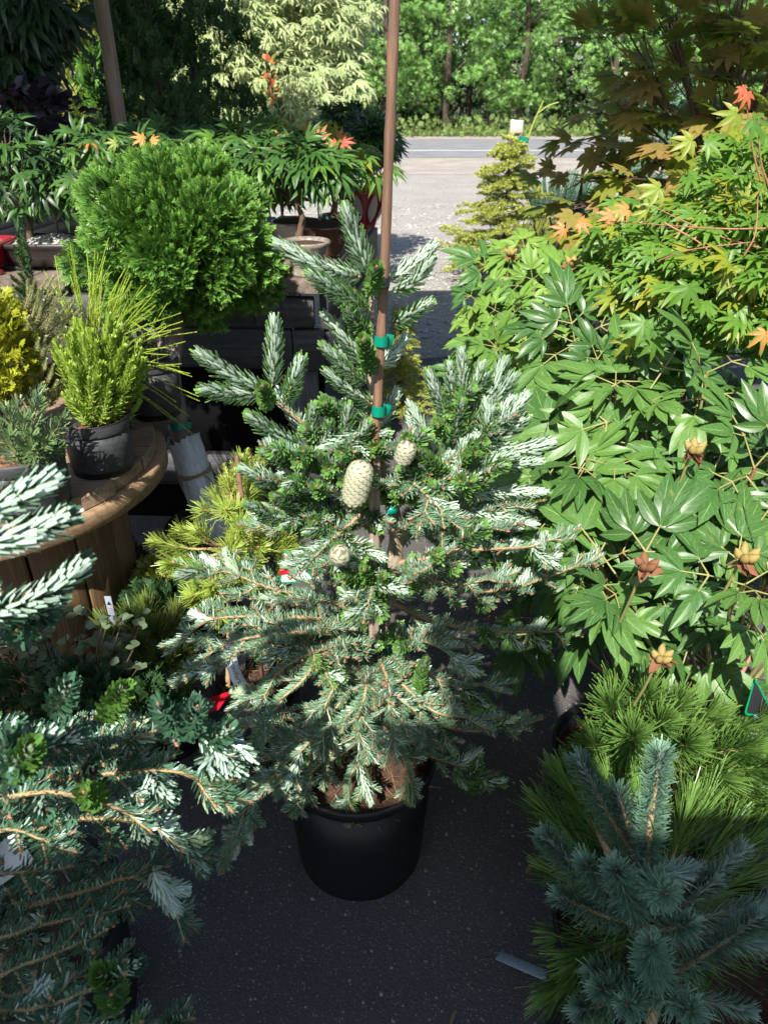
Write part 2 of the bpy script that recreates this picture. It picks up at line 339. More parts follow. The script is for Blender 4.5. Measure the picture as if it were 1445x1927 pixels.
M['asphalt'] = ground_mat('asphalt', (.052, .050, .050), (.125, .118, .114), ((.12, .10, .09), (.22, .19, .17), (.36, .33, .30)), 170, .35, .66, .003)
M['gravel'] = ground_mat('gravel', (.22, .20, .18), (.46, .43, .40), ((.34, .32, .30), (.48, .46, .44), (.62, .60, .57)), 32, .9, .25, .02, (.85, 1.1))
M['shoulder'] = ground_mat('road_shoulder', (.29, .25, .215), (.42, .37, .33), ((.25, .2, .16), (.4, .34, .28), (.5, .45, .4)), 14, .5, .5, .02)
M['road'] = ground_mat('road_asphalt', (.19, .19, .20), (.25, .25, .26), ((.16, .16, .16), (.25, .25, .25), (.3, .3, .3)), 30, .2, .6, .01)
M['paint'] = plain('road_paint', (.75, .75, .72), .6)
M['earth'] = ground_mat('woodland_floor', (.06, .05, .03), (.13, .11, .06), ((.08, .06, .03), (.12, .1, .05), (.05, .08, .03)), 4, .5, .4, .1)
M['weeds'] = leaf('roadside_weed', (.14, .24, .05), (.22, .30, .08), rough=.6, trans=.25)

# ================================================================== the setting
rng = np.random.default_rng(7)
def sheet(name, x0, x1, y0, y1, z, mat, nx=2, ny=2, wob=0, und=0):
    xs = np.linspace(x0, x1, nx); ys = np.linspace(y0, y1, ny); X, Y = np.meshgrid(xs, ys); Z = np.full_like(X, z)
    Z = Z + und * (np.sin(X * 1.3 + Y * .6) + np.sin(X * .5 - Y * 1.1 + 2))
    if wob: Y[-1] += wob * np.interp(np.linspace(0, nx, nx), np.arange(nx + 1), rng.normal(0, 1, nx + 1)); Y[0] += wob * rng.normal(0, 1, nx)
    V = np.stack([X, Y, Z], -1).reshape(-1, 3); i = np.arange(ny - 1)[:, None] * nx; j = np.arange(nx - 1)[None]
    m = MB(); m.add(V, np.stack([i + j, i + j + 1, i + nx + j + 1, i + nx + j], -1).reshape(-1, 4))
    return tag(m.build(name, M[mat]), None, kind='structure')
sheet('ground', -300, 300, -60, 500, -.03, 'earth')
sheet('gravel_yard', -40, 40, 3.9, 18.8, -.006, 'gravel', 60, 12, 0)
sheet('asphalt_lot', -14, 14, -9, 5.0, 0, 'asphalt', 90, 8, .10)
sheet('road_shoulder', -80, 80, 18.0, 22.9, -.002, 'shoulder', 90, 3, .12)
sheet('road', -120, 120, 22.6, 31.6, .004, 'road')
sheet('road_edge_line', -120, 120, 25.2, 25.42, .008, 'paint')
sheet('far_verge', -120, 120, 31.5, 33.6, .002, 'shoulder', 60, 2, .12)
# loose stones on the gravel, pebbles and litter on the asphalt
def blob(n=1, seed=0):
    r_ = np.random.default_rng(seed)
    V = np.array([(1, 0, 0), (-1, 0, 0), (0, 1, 0), (0, -1, 0), (0, 0, .6), (0, 0, -.6), (.6, .6, .35), (-.6, .55, .3)], float); V = V * (1 + r_.normal(0, .12, V.shape))
    F = np.array([(0, 6, 4), (6, 2, 4), (2, 7, 4), (7, 1, 4), (1, 3, 4), (3, 0, 4), (0, 5, 2), (2, 5, 1), (1, 5, 3), (3, 5, 0), (0, 2, 6), (2, 1, 7)])
    return V, F, np.zeros(8), np.zeros(8)
def scatter_stones(name, mat, n, x, y, s0, s1, z, seed, dens=None):
    g_ = np.random.default_rng(seed); P = np.stack([g_.uniform(*x, n), y[0] + (y[1] - y[0]) * g_.uniform(0, 1, n) ** 1.5, np.zeros(n)], 1)
    S = s0 * (s1 / s0) ** (g_.uniform(0, 1, n) ** 2.2); P[:, 2] = z + S * .12
    a = g_.uniform(0, 6.28, n); Y = np.stack([np.cos(a), np.sin(a), g_.normal(0, .1, n)], 1)
    m = MB(); stamp(m, blob(1, seed), P, frames(Y, [0, 0, 1.]), S, g_.uniform(0, 1, n)); o = m.build(name, M[mat], smooth=False)
    return o
tag(scatter_stones('gravel', 'stone', 14000, (-3, 9), (4.8, 13), .010, .032, -.005, 3), 'pale grey loose gravel spread over the sunlit yard before the road', 'gravel', kind='stuff')
tag(scatter_stones('pebbles', 'stone_brown', 17000, (-1.4, 1.4), (.2, 4.6), .0009, .0058, 0, 4), 'tiny pale pebbles scattered over the dark asphalt', 'pebbles', kind='stuff')
g_ = np.random.default_rng(9); n = 900
P = np.stack([g_.uniform(-1.2, 1.3, n), g_.uniform(.3, 4, n), g_.uniform(.0015, .004, n)], 1); a = g_.uniform(0, 6.28, n)
m = MB(); needles(m, P, np.stack([np.cos(a), np.sin(a), g_.normal(0, .03, n)], 1), np.tile([0, 0, 1.], (n, 1)), g_.uniform(.015, .05, n), g_.uniform(.0009, .0018, n), g_.normal(0, .0, n), g_.uniform(0, 1, n))
n = 60; P = np.stack([g_.uniform(-1, 1.2, n), g_.uniform(.4, 3, n), np.full(n, .003)], 1); a = g_.uniform(0, 6.28, n)
needles(m, P, np.stack([np.cos(a), np.sin(a), np.full(n, .15)], 1), np.tile([0, 0, 1.], (n, 1)), g_.uniform(.012, .03, n), g_.uniform(.006, .012, n), g_.normal(0, .1, n), g_.uniform(0, 1, n))
tag(m.build('needle_litter', M['straw']), 'brown dry needles and leaf scraps littering the asphalt', 'litter', kind='stuff')

# ------------------------------------------------------------------ leaf shapes: (V, F, t, u)
def blade(L=1., Wd=.3, seg=6, fold=.25, droop=.15, half=2, ang=0., org=(0, 0, 0), wavy=0., seed=0, p=.75):
    t = np.linspace(0, 1, seg + 1); w_ = np.sin(math.pi * np.clip(t, 0, 1) ** p) ** .85; w_[0] = .05; w_[-1] = .01
    u = np.linspace(-1, 1, 2 * half + 1); rg = np.random.default_rng(seed)
    X = u[None] * w_[:, None] * Wd / 2; Y = np.repeat((t * L)[:, None], len(u), 1)
    Z = np.abs(u)[None] * w_[:, None] * Wd / 2 * fold - droop * L * (t ** 2)[:, None] + wavy * L * np.sin(t * 9 + seed)[:, None] * u[None] * .5
    c, s = math.cos(ang), math.sin(ang); V = np.stack([X * c + Y * s, -X * s + Y * c, Z], -1).reshape(-1, 3) + np.asarray(org)
    k = len(u); i = np.arange(seg)[:, None] * k; j = np.arange(k - 1)[None]
    F = np.stack([i + j, i + j + 1, i + k + j + 1, i + k + j], -1).reshape(-1, 4)
    return V, F, np.repeat(t, k), np.tile(u, seg + 1)
def merge(parts):
    V = []; F = []; t = []; u = []; n = 0
    for a, b, c, d in parts: V.append(a); F.append(b + n); t.append(c); u.append(d); n += len(a)
    return np.concatenate(V), np.concatenate(F), np.concatenate(t), np.concatenate(u)
def palmate(lens, angs, wd, seg=3, droop=.2, fold=.3, half=1, seed=0, p=.8):
    rg = np.random.default_rng(seed)
    return merge([blade(l * rg.uniform(.92, 1.06), wd * rg.uniform(.9, 1.1) * (l ** .5), seg, fold, droop * rg.uniform(.6, 1.5), half, R(a + rg.normal(0, 3)), (0, 0, -.002 * i), p=p) for i, (l, a) in enumerate(zip(lens, angs))])
JM = [palmate([.42, .78, .95, 1, .95, .78, .42], [-118, -78, -38, 0, 38, 78, 118], .25, 3, .25, .3, 1, s) for s in range(4)]        # narrow Japanese maple leaf
BM = [palmate([.6, .9, 1, .9, .6], [-85, -42, 0, 42, 85], .24, 3, .45, .3, 1, s) for s in range(4)]                                # drooping bonsai leaf
FM = [palmate([.5, .72, .9, .98, 1, .98, .9, .72, .5], [-125, -95, -63, -31, 0, 31, 63, 95, 125], .34, 3, .08, .2, 1, s, p=1.0) for s in range(3)]  # full-moon maple
def star():
    V = [(0, 0, 0)]; F = []
    for k, (a, l) in enumerate(zip((-100, -50, 0, 50, 100), (.6, .9, 1, .9, .6))):
        for b, q, z in ((a - 17, l * .5, .04), (a, l, -.12), (a + 17, l * .5, .04)): V.append((math.sin(R(b)) * q, math.cos(R(b)) * q, z))
        F.append((0, 3 * k + 3, 3 * k + 2, 3 * k + 1))
    V = np.array(V); return V, np.array(F), np.clip(V[:, 1], 0, 1), V[:, 0]
SG = star()
def spray(n=5, seed=0, wd=.16):
    """a flat conifer spray of scale-leaved side twigs, one kite to a twig"""
    rg = np.random.default_rng(seed); V = []; F = []
    def kite(o, a, l, w_, z):
        d = np.array([math.sin(a), math.cos(a)]); q = np.array([d[1], -d[0]]); o = np.asarray(o, float); k = len(V)
        for p_, zz in ((o, z), (o + d * l * .55 + q * w_ / 2, z - .05 * l), (o + d * l, z - .14 * l), (o + d * l * .55 - q * w_ / 2, z + .03 * l)): V.append((p_[0], p_[1], zz))
        F.append((k, k + 1, k + 2, k + 3))
    kite((0, 0), 0, 1, wd, 0)
    for i in range(n):
        y = .10 + .78 * i / n
        for sg in (-1, 1): kite((0, y), sg * R(rg.uniform(32, 50)), (.64 - .38 * i / n) * rg.uniform(.8, 1.1), wd * .85, rg.normal(0, .03) - .12 * y * y)
    V = np.array(V); return V, np.array(F), np.clip(V[:, 1], 0, 1.), V[:, 0] * 0
SPR = [spray(4, s) for s in range(3)]; SPF = [spray(5, s + 9, .10) for s in range(3)]; SPRc = spray(2, 5, .25)
def tuft(n=9, seed=0, wd=.11, spread=1.):
    rg = np.random.default_rng(seed); ps = []
    for i in range(n):
        a = i * 2.4; el = rg.uniform(.25, .95) * spread; V, F, t, u = blade(rg.uniform(.8, 1.1), wd, 2, .2, 0, 1)
        V = V[:, [0, 1, 2]]; ce, se = math.cos(el), math.sin(el); V = np.stack([V[:, 0], V[:, 1] * ce - V[:, 2] * se, V[:, 1] * se + V[:, 2] * ce], 1)
        ca, sa = math.cos(a), math.sin(a); V = np.stack([V[:, 0] * ca + V[:, 2] * sa, V[:, 1], -V[:, 0] * sa + V[:, 2] * ca], 1); ps.append((V, F, t, u))
    return merge(ps)
TUFT = [tuft(9, s) for s in range(3)]
def leafmesh(tpl, name, mats, rnd=.5):
    m = MB(); m.add(tpl[0], tpl[1], rnd, tpl[2], tpl[3]); return m.mesh(name, mats)

# ------------------------------------------------------------------ woodland across the road
def crown_mesh(seed, mat, rad, zc, hgt, clumps, per, size):
    g_ = np.random.default_rng(seed); c = nrm(g_.normal(size=(clumps, 3))) * (g_.uniform(.45, 1, (clumps, 1)) ** .5)
    c = c * [rad, rad, hgt] + [0, 0, zc]; c[:, :2] += g_.normal(0, .15, (clumps, 2)) * rad
    cr = g_.uniform(.3, .85, clumps) * rad * .30
    idx = np.repeat(np.arange(clumps), per); off = nrm(g_.normal(size=(len(idx), 3))) * (g_.uniform(.2, 1, (len(idx), 1)) ** .4)
    P = c[idx] + off * cr[idx, None] * [1.2, 1.2, .75]; P = P[P[:, 2] > .25]; off = off[:len(P)]
    nn = nrm(off * .6 + np.array([0, -.15, .55]) + g_.normal(0, .45, P.shape)); yy = nrm(g_.normal(size=P.shape) + [0, 0, -.4])
    m = MB(); X = frames(yy, nn); stamp(m, SG, P, X, size * g_.uniform(.7, 1.2, len(P)), g_.uniform(0, 1, len(P))); return m.mesh('crown', M[mat])
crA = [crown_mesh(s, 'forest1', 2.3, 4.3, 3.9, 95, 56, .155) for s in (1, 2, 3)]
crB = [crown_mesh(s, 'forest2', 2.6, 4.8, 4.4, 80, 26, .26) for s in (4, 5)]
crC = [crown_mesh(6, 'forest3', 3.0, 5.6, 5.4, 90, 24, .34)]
def trunk_mesh(seed, h, r):
    g_ = np.random.default_rng(seed); m = MB(); z = np.linspace(-.1, h, 9); P = np.stack([np.cumsum(g_.normal(0, .06, 9)), np.cumsum(g_.normal(0, .06, 9)), z], 1)
    tube(m, P, np.linspace(r, r * .35, 9), 8)
    for i in range(7):
        k = g_.integers(2, 8); a = g_.uniform(0, 6.28); q = P[k]; e = q + np.array([math.cos(a) * 1.5, math.sin(a) * 1.5, g_.uniform(.3, 1.2)]); tube(m, curve([q, (q + e) / 2 + [0, 0, .15], e], 5), np.linspace(r * .35, .02, 5), 5)
    return m.mesh('trunk', M['trunk'])
trs = [trunk_mesh(s, 8, .16) for s in (1, 2, 3)]; trc = trunk_mesh(7, 11, .2)
def woodland_tree(x, y, kind, label, group, s, a):
    t = thing('woodland_tree', label, 'tree', (x, y, 0), group); t.rotation_euler = (0, 0, a); t.scale = (s, s, s)
    for nm, me in (('trunk', trc if kind == 2 else trs[int(a * 7) % 3]), ('crown', (crA, crB, crC)[kind][int(a * 5) % len((crA, crB, crC)[kind])])):
        o = bpy.data.objects.new(nm, me); COL.objects.link(o); o.parent = t
g_ = np.random.default_rng(21)
for i, x in enumerate(np.linspace(-19, 19, 13)):
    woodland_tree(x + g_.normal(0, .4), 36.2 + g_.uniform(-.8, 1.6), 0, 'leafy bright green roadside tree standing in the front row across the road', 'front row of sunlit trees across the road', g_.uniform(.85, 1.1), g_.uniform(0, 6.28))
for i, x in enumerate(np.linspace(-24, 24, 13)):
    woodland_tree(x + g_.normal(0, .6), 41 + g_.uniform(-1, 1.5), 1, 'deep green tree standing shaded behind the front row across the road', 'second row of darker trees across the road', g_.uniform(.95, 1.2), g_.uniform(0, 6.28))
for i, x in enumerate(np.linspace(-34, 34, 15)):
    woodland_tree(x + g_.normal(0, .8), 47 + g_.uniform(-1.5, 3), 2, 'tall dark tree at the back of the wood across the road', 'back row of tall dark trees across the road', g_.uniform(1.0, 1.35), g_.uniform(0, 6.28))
# far mass of the wood
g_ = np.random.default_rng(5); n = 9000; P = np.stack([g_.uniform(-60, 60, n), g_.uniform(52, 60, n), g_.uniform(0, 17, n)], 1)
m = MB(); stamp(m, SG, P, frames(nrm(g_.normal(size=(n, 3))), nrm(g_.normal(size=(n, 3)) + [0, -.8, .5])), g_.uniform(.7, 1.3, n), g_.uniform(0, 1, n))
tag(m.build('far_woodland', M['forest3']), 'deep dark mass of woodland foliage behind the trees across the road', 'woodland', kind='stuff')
n = 6500; P = np.stack([g_.uniform(-26, 26, n), g_.uniform(32.6, 35.5, n), g_.uniform(0, 1, n) ** 2.2 * .62], 1)
m = MB(); stamp(m, SPRc, P, frames(nrm(g_.normal(size=(n, 3)) * .6 + [0, 0, 1]), nrm(g_.normal(size=(n, 3)))), g_.uniform(.12, .3, n), g_.uniform(0, 1, n))
tag(m.build('roadside_weeds', M['weeds']), 'band of low bright weeds along the far side of the road', 'weeds', kind='stuff')
# pale board by the road
p = W(970, 258, 32.2); t = thing('roadside_board', 'pale blank board standing in the weeds across the road', 'board', (p[0], p[1], 0))
m = MB(); bar(m, (p[0] - .24, p[1], .40), (p[0] + .24, p[1], .40), .04, .44); m.build('panel', M['glaze_white'], t, (p[0], p[1], 0))
for s_ in (-.18, .18): m = MB(); bar(m, (p[0] + s_, p[1] + .05, -.03), (p[0] + s_, p[1] + .05, .5), .06, .06, (0, 1, 0)); m.build('leg', M['post'], t, (p[0], p[1], 0))

# ------------------------------------------------------------------ the two shade roofs (out of frame, they cast the photograph's shade)
def shade_roof(label, x0, x1, y0, y1, z, posts, vis=None):
    c = ((x0 + x1) / 2, (y0 + y1) / 2, 0); t = thing('shade_roof', label, 'roof', c)
    n = max(2, int((x1 - x0) / .2)); xs = np.linspace(x0, x1, n + 1); me = None
    for i in range(n):
        if me is None:
            m = MB(); bar(m, (0, 0, 0), (0, y1 - y0, 0), (x1 - x0) / n + .004, .03); me = m.mesh('roof_shade_board', M['roof'])
        o = bpy.data.objects.new('roof_shade_board', me); COL.objects.link(o); o.parent = t; o.location = ((xs[i] + xs[i + 1]) / 2 - c[0], y0 - c[1], z + (.004 if i % 2 else 0))
    if y0 < 0:      # longer boards added past the edge only to cast extra shade patches
        for xx, ye in ((-.525, -1.15), (-.393, -.86), (-.261, -.88), (-1.19, -.76), (-1.322, -.82), (-1.454, -.74), (-1.586, -.78), (-1.718, -.76)): m = MB(); bar(m, (xx, y1 + .002, z), (xx, ye, z), .13, .03); m.build('roof_shade_board', M['roof'], t, c)
    for yy in (y0 + .08, y1 - .08):
        m = MB(); bar(m, (x0, yy, z - .09), (x1, yy, z - .09), .07, .14); m.build('beam', M['roof'], t, c)
    for x, y in posts:
        m = MB(); bar(m, (x, y, 0), (x, y, z - .165), .054, .054, (0, 1, 0), .006, rng=rng); m.build('post', M['post'], t, c)
NEAR_Y = -1.375
shade_roof('unseen plank roof over the photographer, placed and shaped to cast the foreground shade', -4, 4, -4.2, NEAR_Y, 2.9, [(-3.9, -1.6), (3.9, -1.6)])  # off-frame roof put here to shade the foreground
shade_roof('plank shade roof over the maples, held by the grey wooden post at upper left', -3.3, 3.6, 1.58, 4.02, 3.2, [(float(W(217, 170, 3.94)[0]), 3.94), (3.4, 3.94)])

# ================================================================== benches and tables
def bench():
    t = thing('display_bench', 'black stained wooden display bench with worn slatted top carrying the bonsai pots', 'bench', (-1.2, 3.2, 0)); c = (-1.2, 3.2, 0)
    tr = np.array([.12, 1., 0]); rt = np.array([1., -.06, 0])         # the bench runs slightly askew
    def q(u, v, z): return np.array([-.215, 2.62, z]) - rt * u + tr * v
    Z = 1.05
    g = np.random.default_rng(3); u = 0.0; i = 0
    while u < 2.9:
        wd = .135; oh = [.03, .0, .015, .03, .01][i % 5]
        m = MB(); bar(m, q(u + wd / 2, -oh - .02, Z - .018), q(u + wd / 2, 1.46, Z - .018 + g.normal(0, .002)), wd, .036, bev=.004, rng=g); m.build('deck_board', M['deck'], t, c); u += wd + (.075 if i % 3 == 1 else .02); i += 1
    for v, nm in ((.0, 'front_board'), (1.4, 'back_board')):
        m = MB(); bar(m, q(3.0, v, Z - .245), q(.115, v, Z - .245), .036, .145, rng=g); m.build(nm, M['blackwood'], t, c)
        m = MB(); bar(m, q(.11, v, Z - .245), q(.0, v, Z - .245), .036, .145, rng=g); m.build(nm, M['blackwood'], t, c)
    for a, b, y0 in ((.03, .14, -.006), (.143, .24, -.003), (.243, 1.4, -.006)):        # short dark blocks under the deck edge
        m = MB(); bar(m, q(b, y0, Z - .09 - .02), q(a, y0, Z - .09 - .02), .034, .105, rng=g); m.build('edge_block', M['blackwood'], t, c)
    m = MB(); bar(m, q(.0, .02, Z - .11), q(.0, 1.4, Z - .11), .03, .14, rng=g); m.build('side_board', M['blackwood_y'], t, c)
    m = MB(); bar(m, q(-.002, .022, Z - .26), q(-.002, 1.38, Z - .26), .03, .14, rng=g); m.build('side_board', M['blackwood_y'], t, c)
    for uu in (.09, 1.5, 2.9):
        for v in (.065, 1.33):
            m = MB(); bar(m, q(uu, v, 0), q(uu, v, Z - .32), .09, .09, (0, 1, 0), rng=g); m.build('leg', M['blackwood_z'], t, c)
    m = MB(); bar(m, q(3.0, .02, .30), q(-.0, .02, .30), .036, .14, rng=g); m.build('rail', M['blackwood'], t, c)
    m = MB(); bar(m, q(2.98, .125, .53), q(.03, .125, .53), .006, .47, rng=g); m.build('dark_cloth', M['cloth'], t, c)  # black sheets added below the deck in place of real shade
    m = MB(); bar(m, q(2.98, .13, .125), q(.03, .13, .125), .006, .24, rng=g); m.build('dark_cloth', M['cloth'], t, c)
    return q
BQ = bench()
def spool_table():
    cx, cy, z, r = -1.045, 1.77, .80, .445; c = (cx, cy, 0)
    t = thing('round_table', 'round brown plank-topped table with thick rim on a wooden drum, carrying the black pots', 'table', c); g = np.random.default_rng(8)
    # top planks clipped to the circle, running at an angle
    A = R(-32); d1 = np.array([math.cos(A), math.sin(A)]); d2 = np.array([-d1[1], d1[0]]); wd = .125; k = 0
    for v in np.arange(-r, r, wd):
        v0, v1 = v + .002, min(v + wd - .002, r - .001); vs = np.linspace(v0, v1, 5); rr = r + g.uniform(-.022, .004)
        hl = np.sqrt(np.maximum(rr ** 2 - vs ** 2, .0004)); zz = z + g.uniform(-.003, .003)
        pts = [(-h, q) for h, q in zip(hl, vs)] + [(h, q) for h, q in zip(hl[::-1], vs[::-1])]
        P2 = np.array([[cx + a * d1[0] + b * d2[0], cy + a * d1[1] + b * d2[1]] for a, b in pts]); n = len(P2); ce = P2.mean(0)
        m = MB(); ins = ce + (P2 - ce) * .985
        rings = [np.c_[P2, np.full(n, zz - .034)], np.c_[P2, np.full(n, zz - .003)], np.c_[ins, np.full(n, zz)]]
        V = np.vstack(rings); i = np.arange(2)[:, None] * n; j = np.arange(n)[None]; j2 = (j + 1) % n
        m.add(V, np.stack([i + j, i + n + j, i + n + j2, i + j2], -1).reshape(-1, 4)); m.add(rings[2], [list(range(n))[::-1]]); m.add(rings[0], [list(range(n))])
        o = m.build('plank', M['spool'], t, c, False)
    m = MB(); a = np.linspace(0, 2 * math.pi, 97)[:-1]; P = []
    for rr, zz in ((r - .03, z - .038), (r + .004, z - .038), (r + .008, z - .045), (r + .008, z - .082), (r, z - .088), (r - .03, z - .088)): P.append(np.stack([cx + rr * np.cos(a), cy + rr * np.sin(a), np.full(96, zz)], 1))
    V = np.vstack(P); i = np.arange(5)[:, None] * 96; j = np.arange(96)[None]; j2 = (j + 1) % 96
    m.add(V, np.stack([i + j, i + 96 + j, i + 96 + j2, i + j2], -1).reshape(-1, 4)); m.build('rim', M['spool_band'], t, c)
    m = MB(); lathe(m, (cx, cy, 0), [(0.001, z - .05), (r - .03, z - .05), (r - .03, z - .04)], 48); m.build('underside', M['drum'], t, c)
    n = 16; R0 = .305
    for k in range(n):
        a0 = 2 * math.pi * k / n; w_ = 2 * R0 * math.tan(math.pi / n) - .006; p = np.array([cx + R0 * math.cos(a0), cy + R0 * math.sin(a0)])
        m = MB(); bar(m, (p[0], p[1], .0), (p[0], p[1], z - .089), w_, .02, (math.cos(a0), math.sin(a0), 0), .002, rng=g); m.build('drum_plank', M['drum'], t, c)
spool_table()

# ------------------------------------------------------------------ pots
def round_pot(name, label, c, rt, rb, h, mat, group=None, fill='soil', lip=.012, n=48, chips=140, foot=True, cat='pot'):
    c = np.asarray(c, float); t = thing(name, label, cat, c, group); w_ = .004
    m = MB(); z1 = h - .028
    lathe(m, c, [(0.001, .004), (rb - .01, .004), (rb, .0), (rb + .001, .02), (rb + (rt - rb) * .07, h * .07 + .004), (rb + (rt - rb) * .08 + .002, h * .075 + .007), (rb + (rt - rb) * .5, h * .5), (rt - .004, z1), (rt - .004 - w_, z1), (rb - .01, .02), (.001, .02)], n)
    m.build('body', M[mat], t, c)
    m = MB(); lathe(m, c, [(rt - .0035 - w_, z1 - .004), (rt - .003, z1 - .004), (rt + lip - .008, z1 + .002), (rt + lip - .006, h - .006), (rt + lip - .009, h), (rt - .002, h), (rt - .005, h - .006), (rt - .005 - w_, z1 - .004)], n); m.build('rim', M[mat], t, c)
    g = np.random.default_rng(int(abs(c[0] * 1000) + abs(c[1] * 100))); rs = rt - .012; m = MB(); zz = h - .045
    lathe(m, c, [(rs, zz - .01), (rs * .85, zz), (rs * .55, zz + .006), (rs * .25, zz + .012), (.001, zz + .014)], 32)
    m.build('soil', M['soil'], t, c)
    if chips:
        k = chips; a = g.uniform(0, 6.28, k); q = np.sqrt(g.uniform(0, 1, k)) * rs * .95
        P = np.stack([c[0] + q * np.cos(a), c[1] + q * np.sin(a), c[2] + zz + .012 - .016 * q / rs + g.uniform(0, .006, k)], 1); b = g.uniform(0, 6.28, k); m = MB()
        needles(m, P, np.stack([np.cos(b), np.sin(b), g.normal(0, .25, k)], 1), nrm(g.normal(0, .5, (k, 3)) + [0, 0, 1]), g.uniform(.01, .035, k) if fill == 'soil' else g.uniform(.03, .07, k), g.uniform(.004, .011, k) if fill == 'soil' else g.uniform(.0012, .002, k), g.normal(0, .1, k), g.uniform(0, 1, k), 2)
        tag(m.build('mulch', M['mulch' if fill == 'soil' else 'straw'], t, c), None, kind='stuff')
    return t
round_pot('plant_pot', 'large black plastic pot standing on the dark asphalt under the central silvery fir', (-.058, 1.18, 0), .172, .147, .335, 'pot', fill='straw', lip=.011, chips=260)
PB = np.array([-.700, 1.665, .80]); round_pot('plant_pot', 'dusty black pot on the round table, next to the table edge, holding the bright yew', PB, .082, .072, .138, 'pot_dusty', 'black pots on the round table', lip=.006)
PA = np.array([-.80, 1.475, .80]); round_pot('plant_pot', 'wide dusty black pot nearest the camera on the round table at the left edge', PA, .094, .083, .138, 'pot_dusty', 'black pots on the round table', lip=.007)
PC = np.array([-.775, 1.90, .80]); round_pot('plant_pot', 'tall black pot standing shaded behind the bright yew pot on the round table', PC, .085, .07, .19, 'pot_dusty', 'black pots on the round table', lip=.006)
PD = np.array([-.66, 2.02, .80]); round_pot('plant_pot', 'rearmost black pot on the round table, close to the grey trunk', PD, .08, .066, .17, 'pot_dusty', 'black pots on the round table', lip=.006)
PE = np.array([-1.02, 1.78, .80]); round_pot('plant_pot', 'black pot hidden among foliage at the middle of the round table under the upright juniper', PE, .085, .07, .15, 'pot_dusty', 'black pots on the round table', lip=.006)
PF = np.array([-1.25, 1.86, .80]); round_pot('plant_pot', 'black pot at the far left of the round table under the golden cypress', PF, .085, .07, .15, 'pot_dusty', 'black pots on the round table', lip=.006)
PG = np.array([-.335, 1.47, 0]); round_pot('plant_pot', 'black pot with dry needle mulch holding the golden pine, left of the central fir', PG, .115, .10, .28, 'pot', fill='straw', lip=.007, chips=300)
PH = np.array([-.56, 2.12, 0]); round_pot('plant_pot', 'big black pot at the foot of the ball topiary, behind the golden pine', PH, .17, .15, .36, 'pot', lip=.008)
PI_ = np.array([.56, 1.20, 0]); round_pot('plant_pot', 'black pot under the sunlit green pine in front of the peonies', PI_, .17, .15, .31, 'pot', lip=.008)
PJ = np.array([.50, .765, 0]); round_pot('plant_pot', 'largest black pot at lower right under the blue and dark green pines', PJ, .20, .18, .36, 'pot', lip=.009, chips=0)
PK = np.array([-.66, .80, 0]); round_pot('plant_pot', 'black pot in deep shade at lower left under the second silvery fir', PK, .18, .155, .34, 'pot', lip=.008, chips=0)
PL = np.array([-.60, 1.52, 0]); round_pot('plant_pot', 'small black pot under the shaded dwarf pine beside the grey label', PL, .09, .08, .15, 'pot', lip=.006)
# bonsai pots on the bench
def poly_tray(label, c, wx, wy, h, mat, fill, group, rot=0):
    c = np.asarray(c, float); t = thing('bonsai_tray', label, 'bonsai pot', c, group); a = np.linspace(0, 2 * math.pi, 49)[:-1]; sq = lambda v: np.sign(v) * np.abs(v) ** .35
    X = sq(np.cos(a)); Y = sq(np.sin(a)); m = MB(); prof = [(.80, .016), (.86, .016), (.92, h * .5), (.97, h - .02), (1.03, h - .014), (1.04, h), (.97, h), (.93, h - .02), (.90, h - .02)]
    V = np.vstack([np.stack([c[0] + X * wx * s / 2, c[1] + Y * wy * s / 2, np.full(48, c[2] + z)], 1) for s, z in prof]); k = len(prof) - 1
    i = np.arange(k)[:, None] * 48; j = np.arange(48)[None]; j2 = (j + 1) % 48
    m.add(V, np.stack([i + j, i + j2, i + 48 + j2, i + 48 + j], -1).reshape(-1, 4)); m.add(V[:48], [list(range(48))[::-1]]); m.build('body', M[mat], t, c)
    for sx in (-1, 1):
        for sy in (-1, 1): m = MB(); bar(m, c + [sx * wx * .36 - .04, sy * wy * .33, .008], c + [sx * wx * .36 + .04, sy * wy * .33, .008], .03, .016); m.build('foot', M[mat], t, c)
    m = MB(); m.add(np.stack([c[0] + X * wx * .46, c[1] + Y * wy * .46, np.full(48, c[2] + h - .02)], 1), [list(range(48))]); m.build('soil', M['soil'], t, c)
    g = np.random.default_rng(4); n = 1300; P = np.stack([c[0] + g.uniform(-.45, .45, n) * wx, c[1] + g.uniform(-.45, .45, n) * wy, c[2] + h - .018 + g.uniform(0, .006, n)], 1); r_ = np.hypot((P[:, 0] - c[0]) / wx * 2, (P[:, 1] - c[1]) / wy * 2); P[:, 2] += .03 * np.clip(1 - r_, 0, 1)
    a = g.uniform(0, 6.28, n); m = MB(); stamp(m, blob(1, 3), P, frames(np.stack([np.cos(a), np.sin(a), a * 0], 1), [0, 0, 1.]), g.uniform(.004, .010, n), g.uniform(0, 1, n)); tag(m.build('gravel_fill', M[fill], t, c, False), None, kind='stuff')
DZ = 1.05
def bq(px, py, d): p = W(px, py, d); return np.array([p[0], p[1], DZ + .001])
poly_tray('long dark glazed bonsai tray filled with pale gravel, left of the topiary ball', bq(118, 515, 2.86), .34, .24, .095, 'glaze_black', 'stone', 'bonsai pots on the bench')
poly_tray('dark red glazed bonsai pot on the bench at the far left edge of the picture', bq(-50, 500, 2.78), .28, .24, .10, 'glaze_red', 'mulch', 'bonsai pots on the bench')
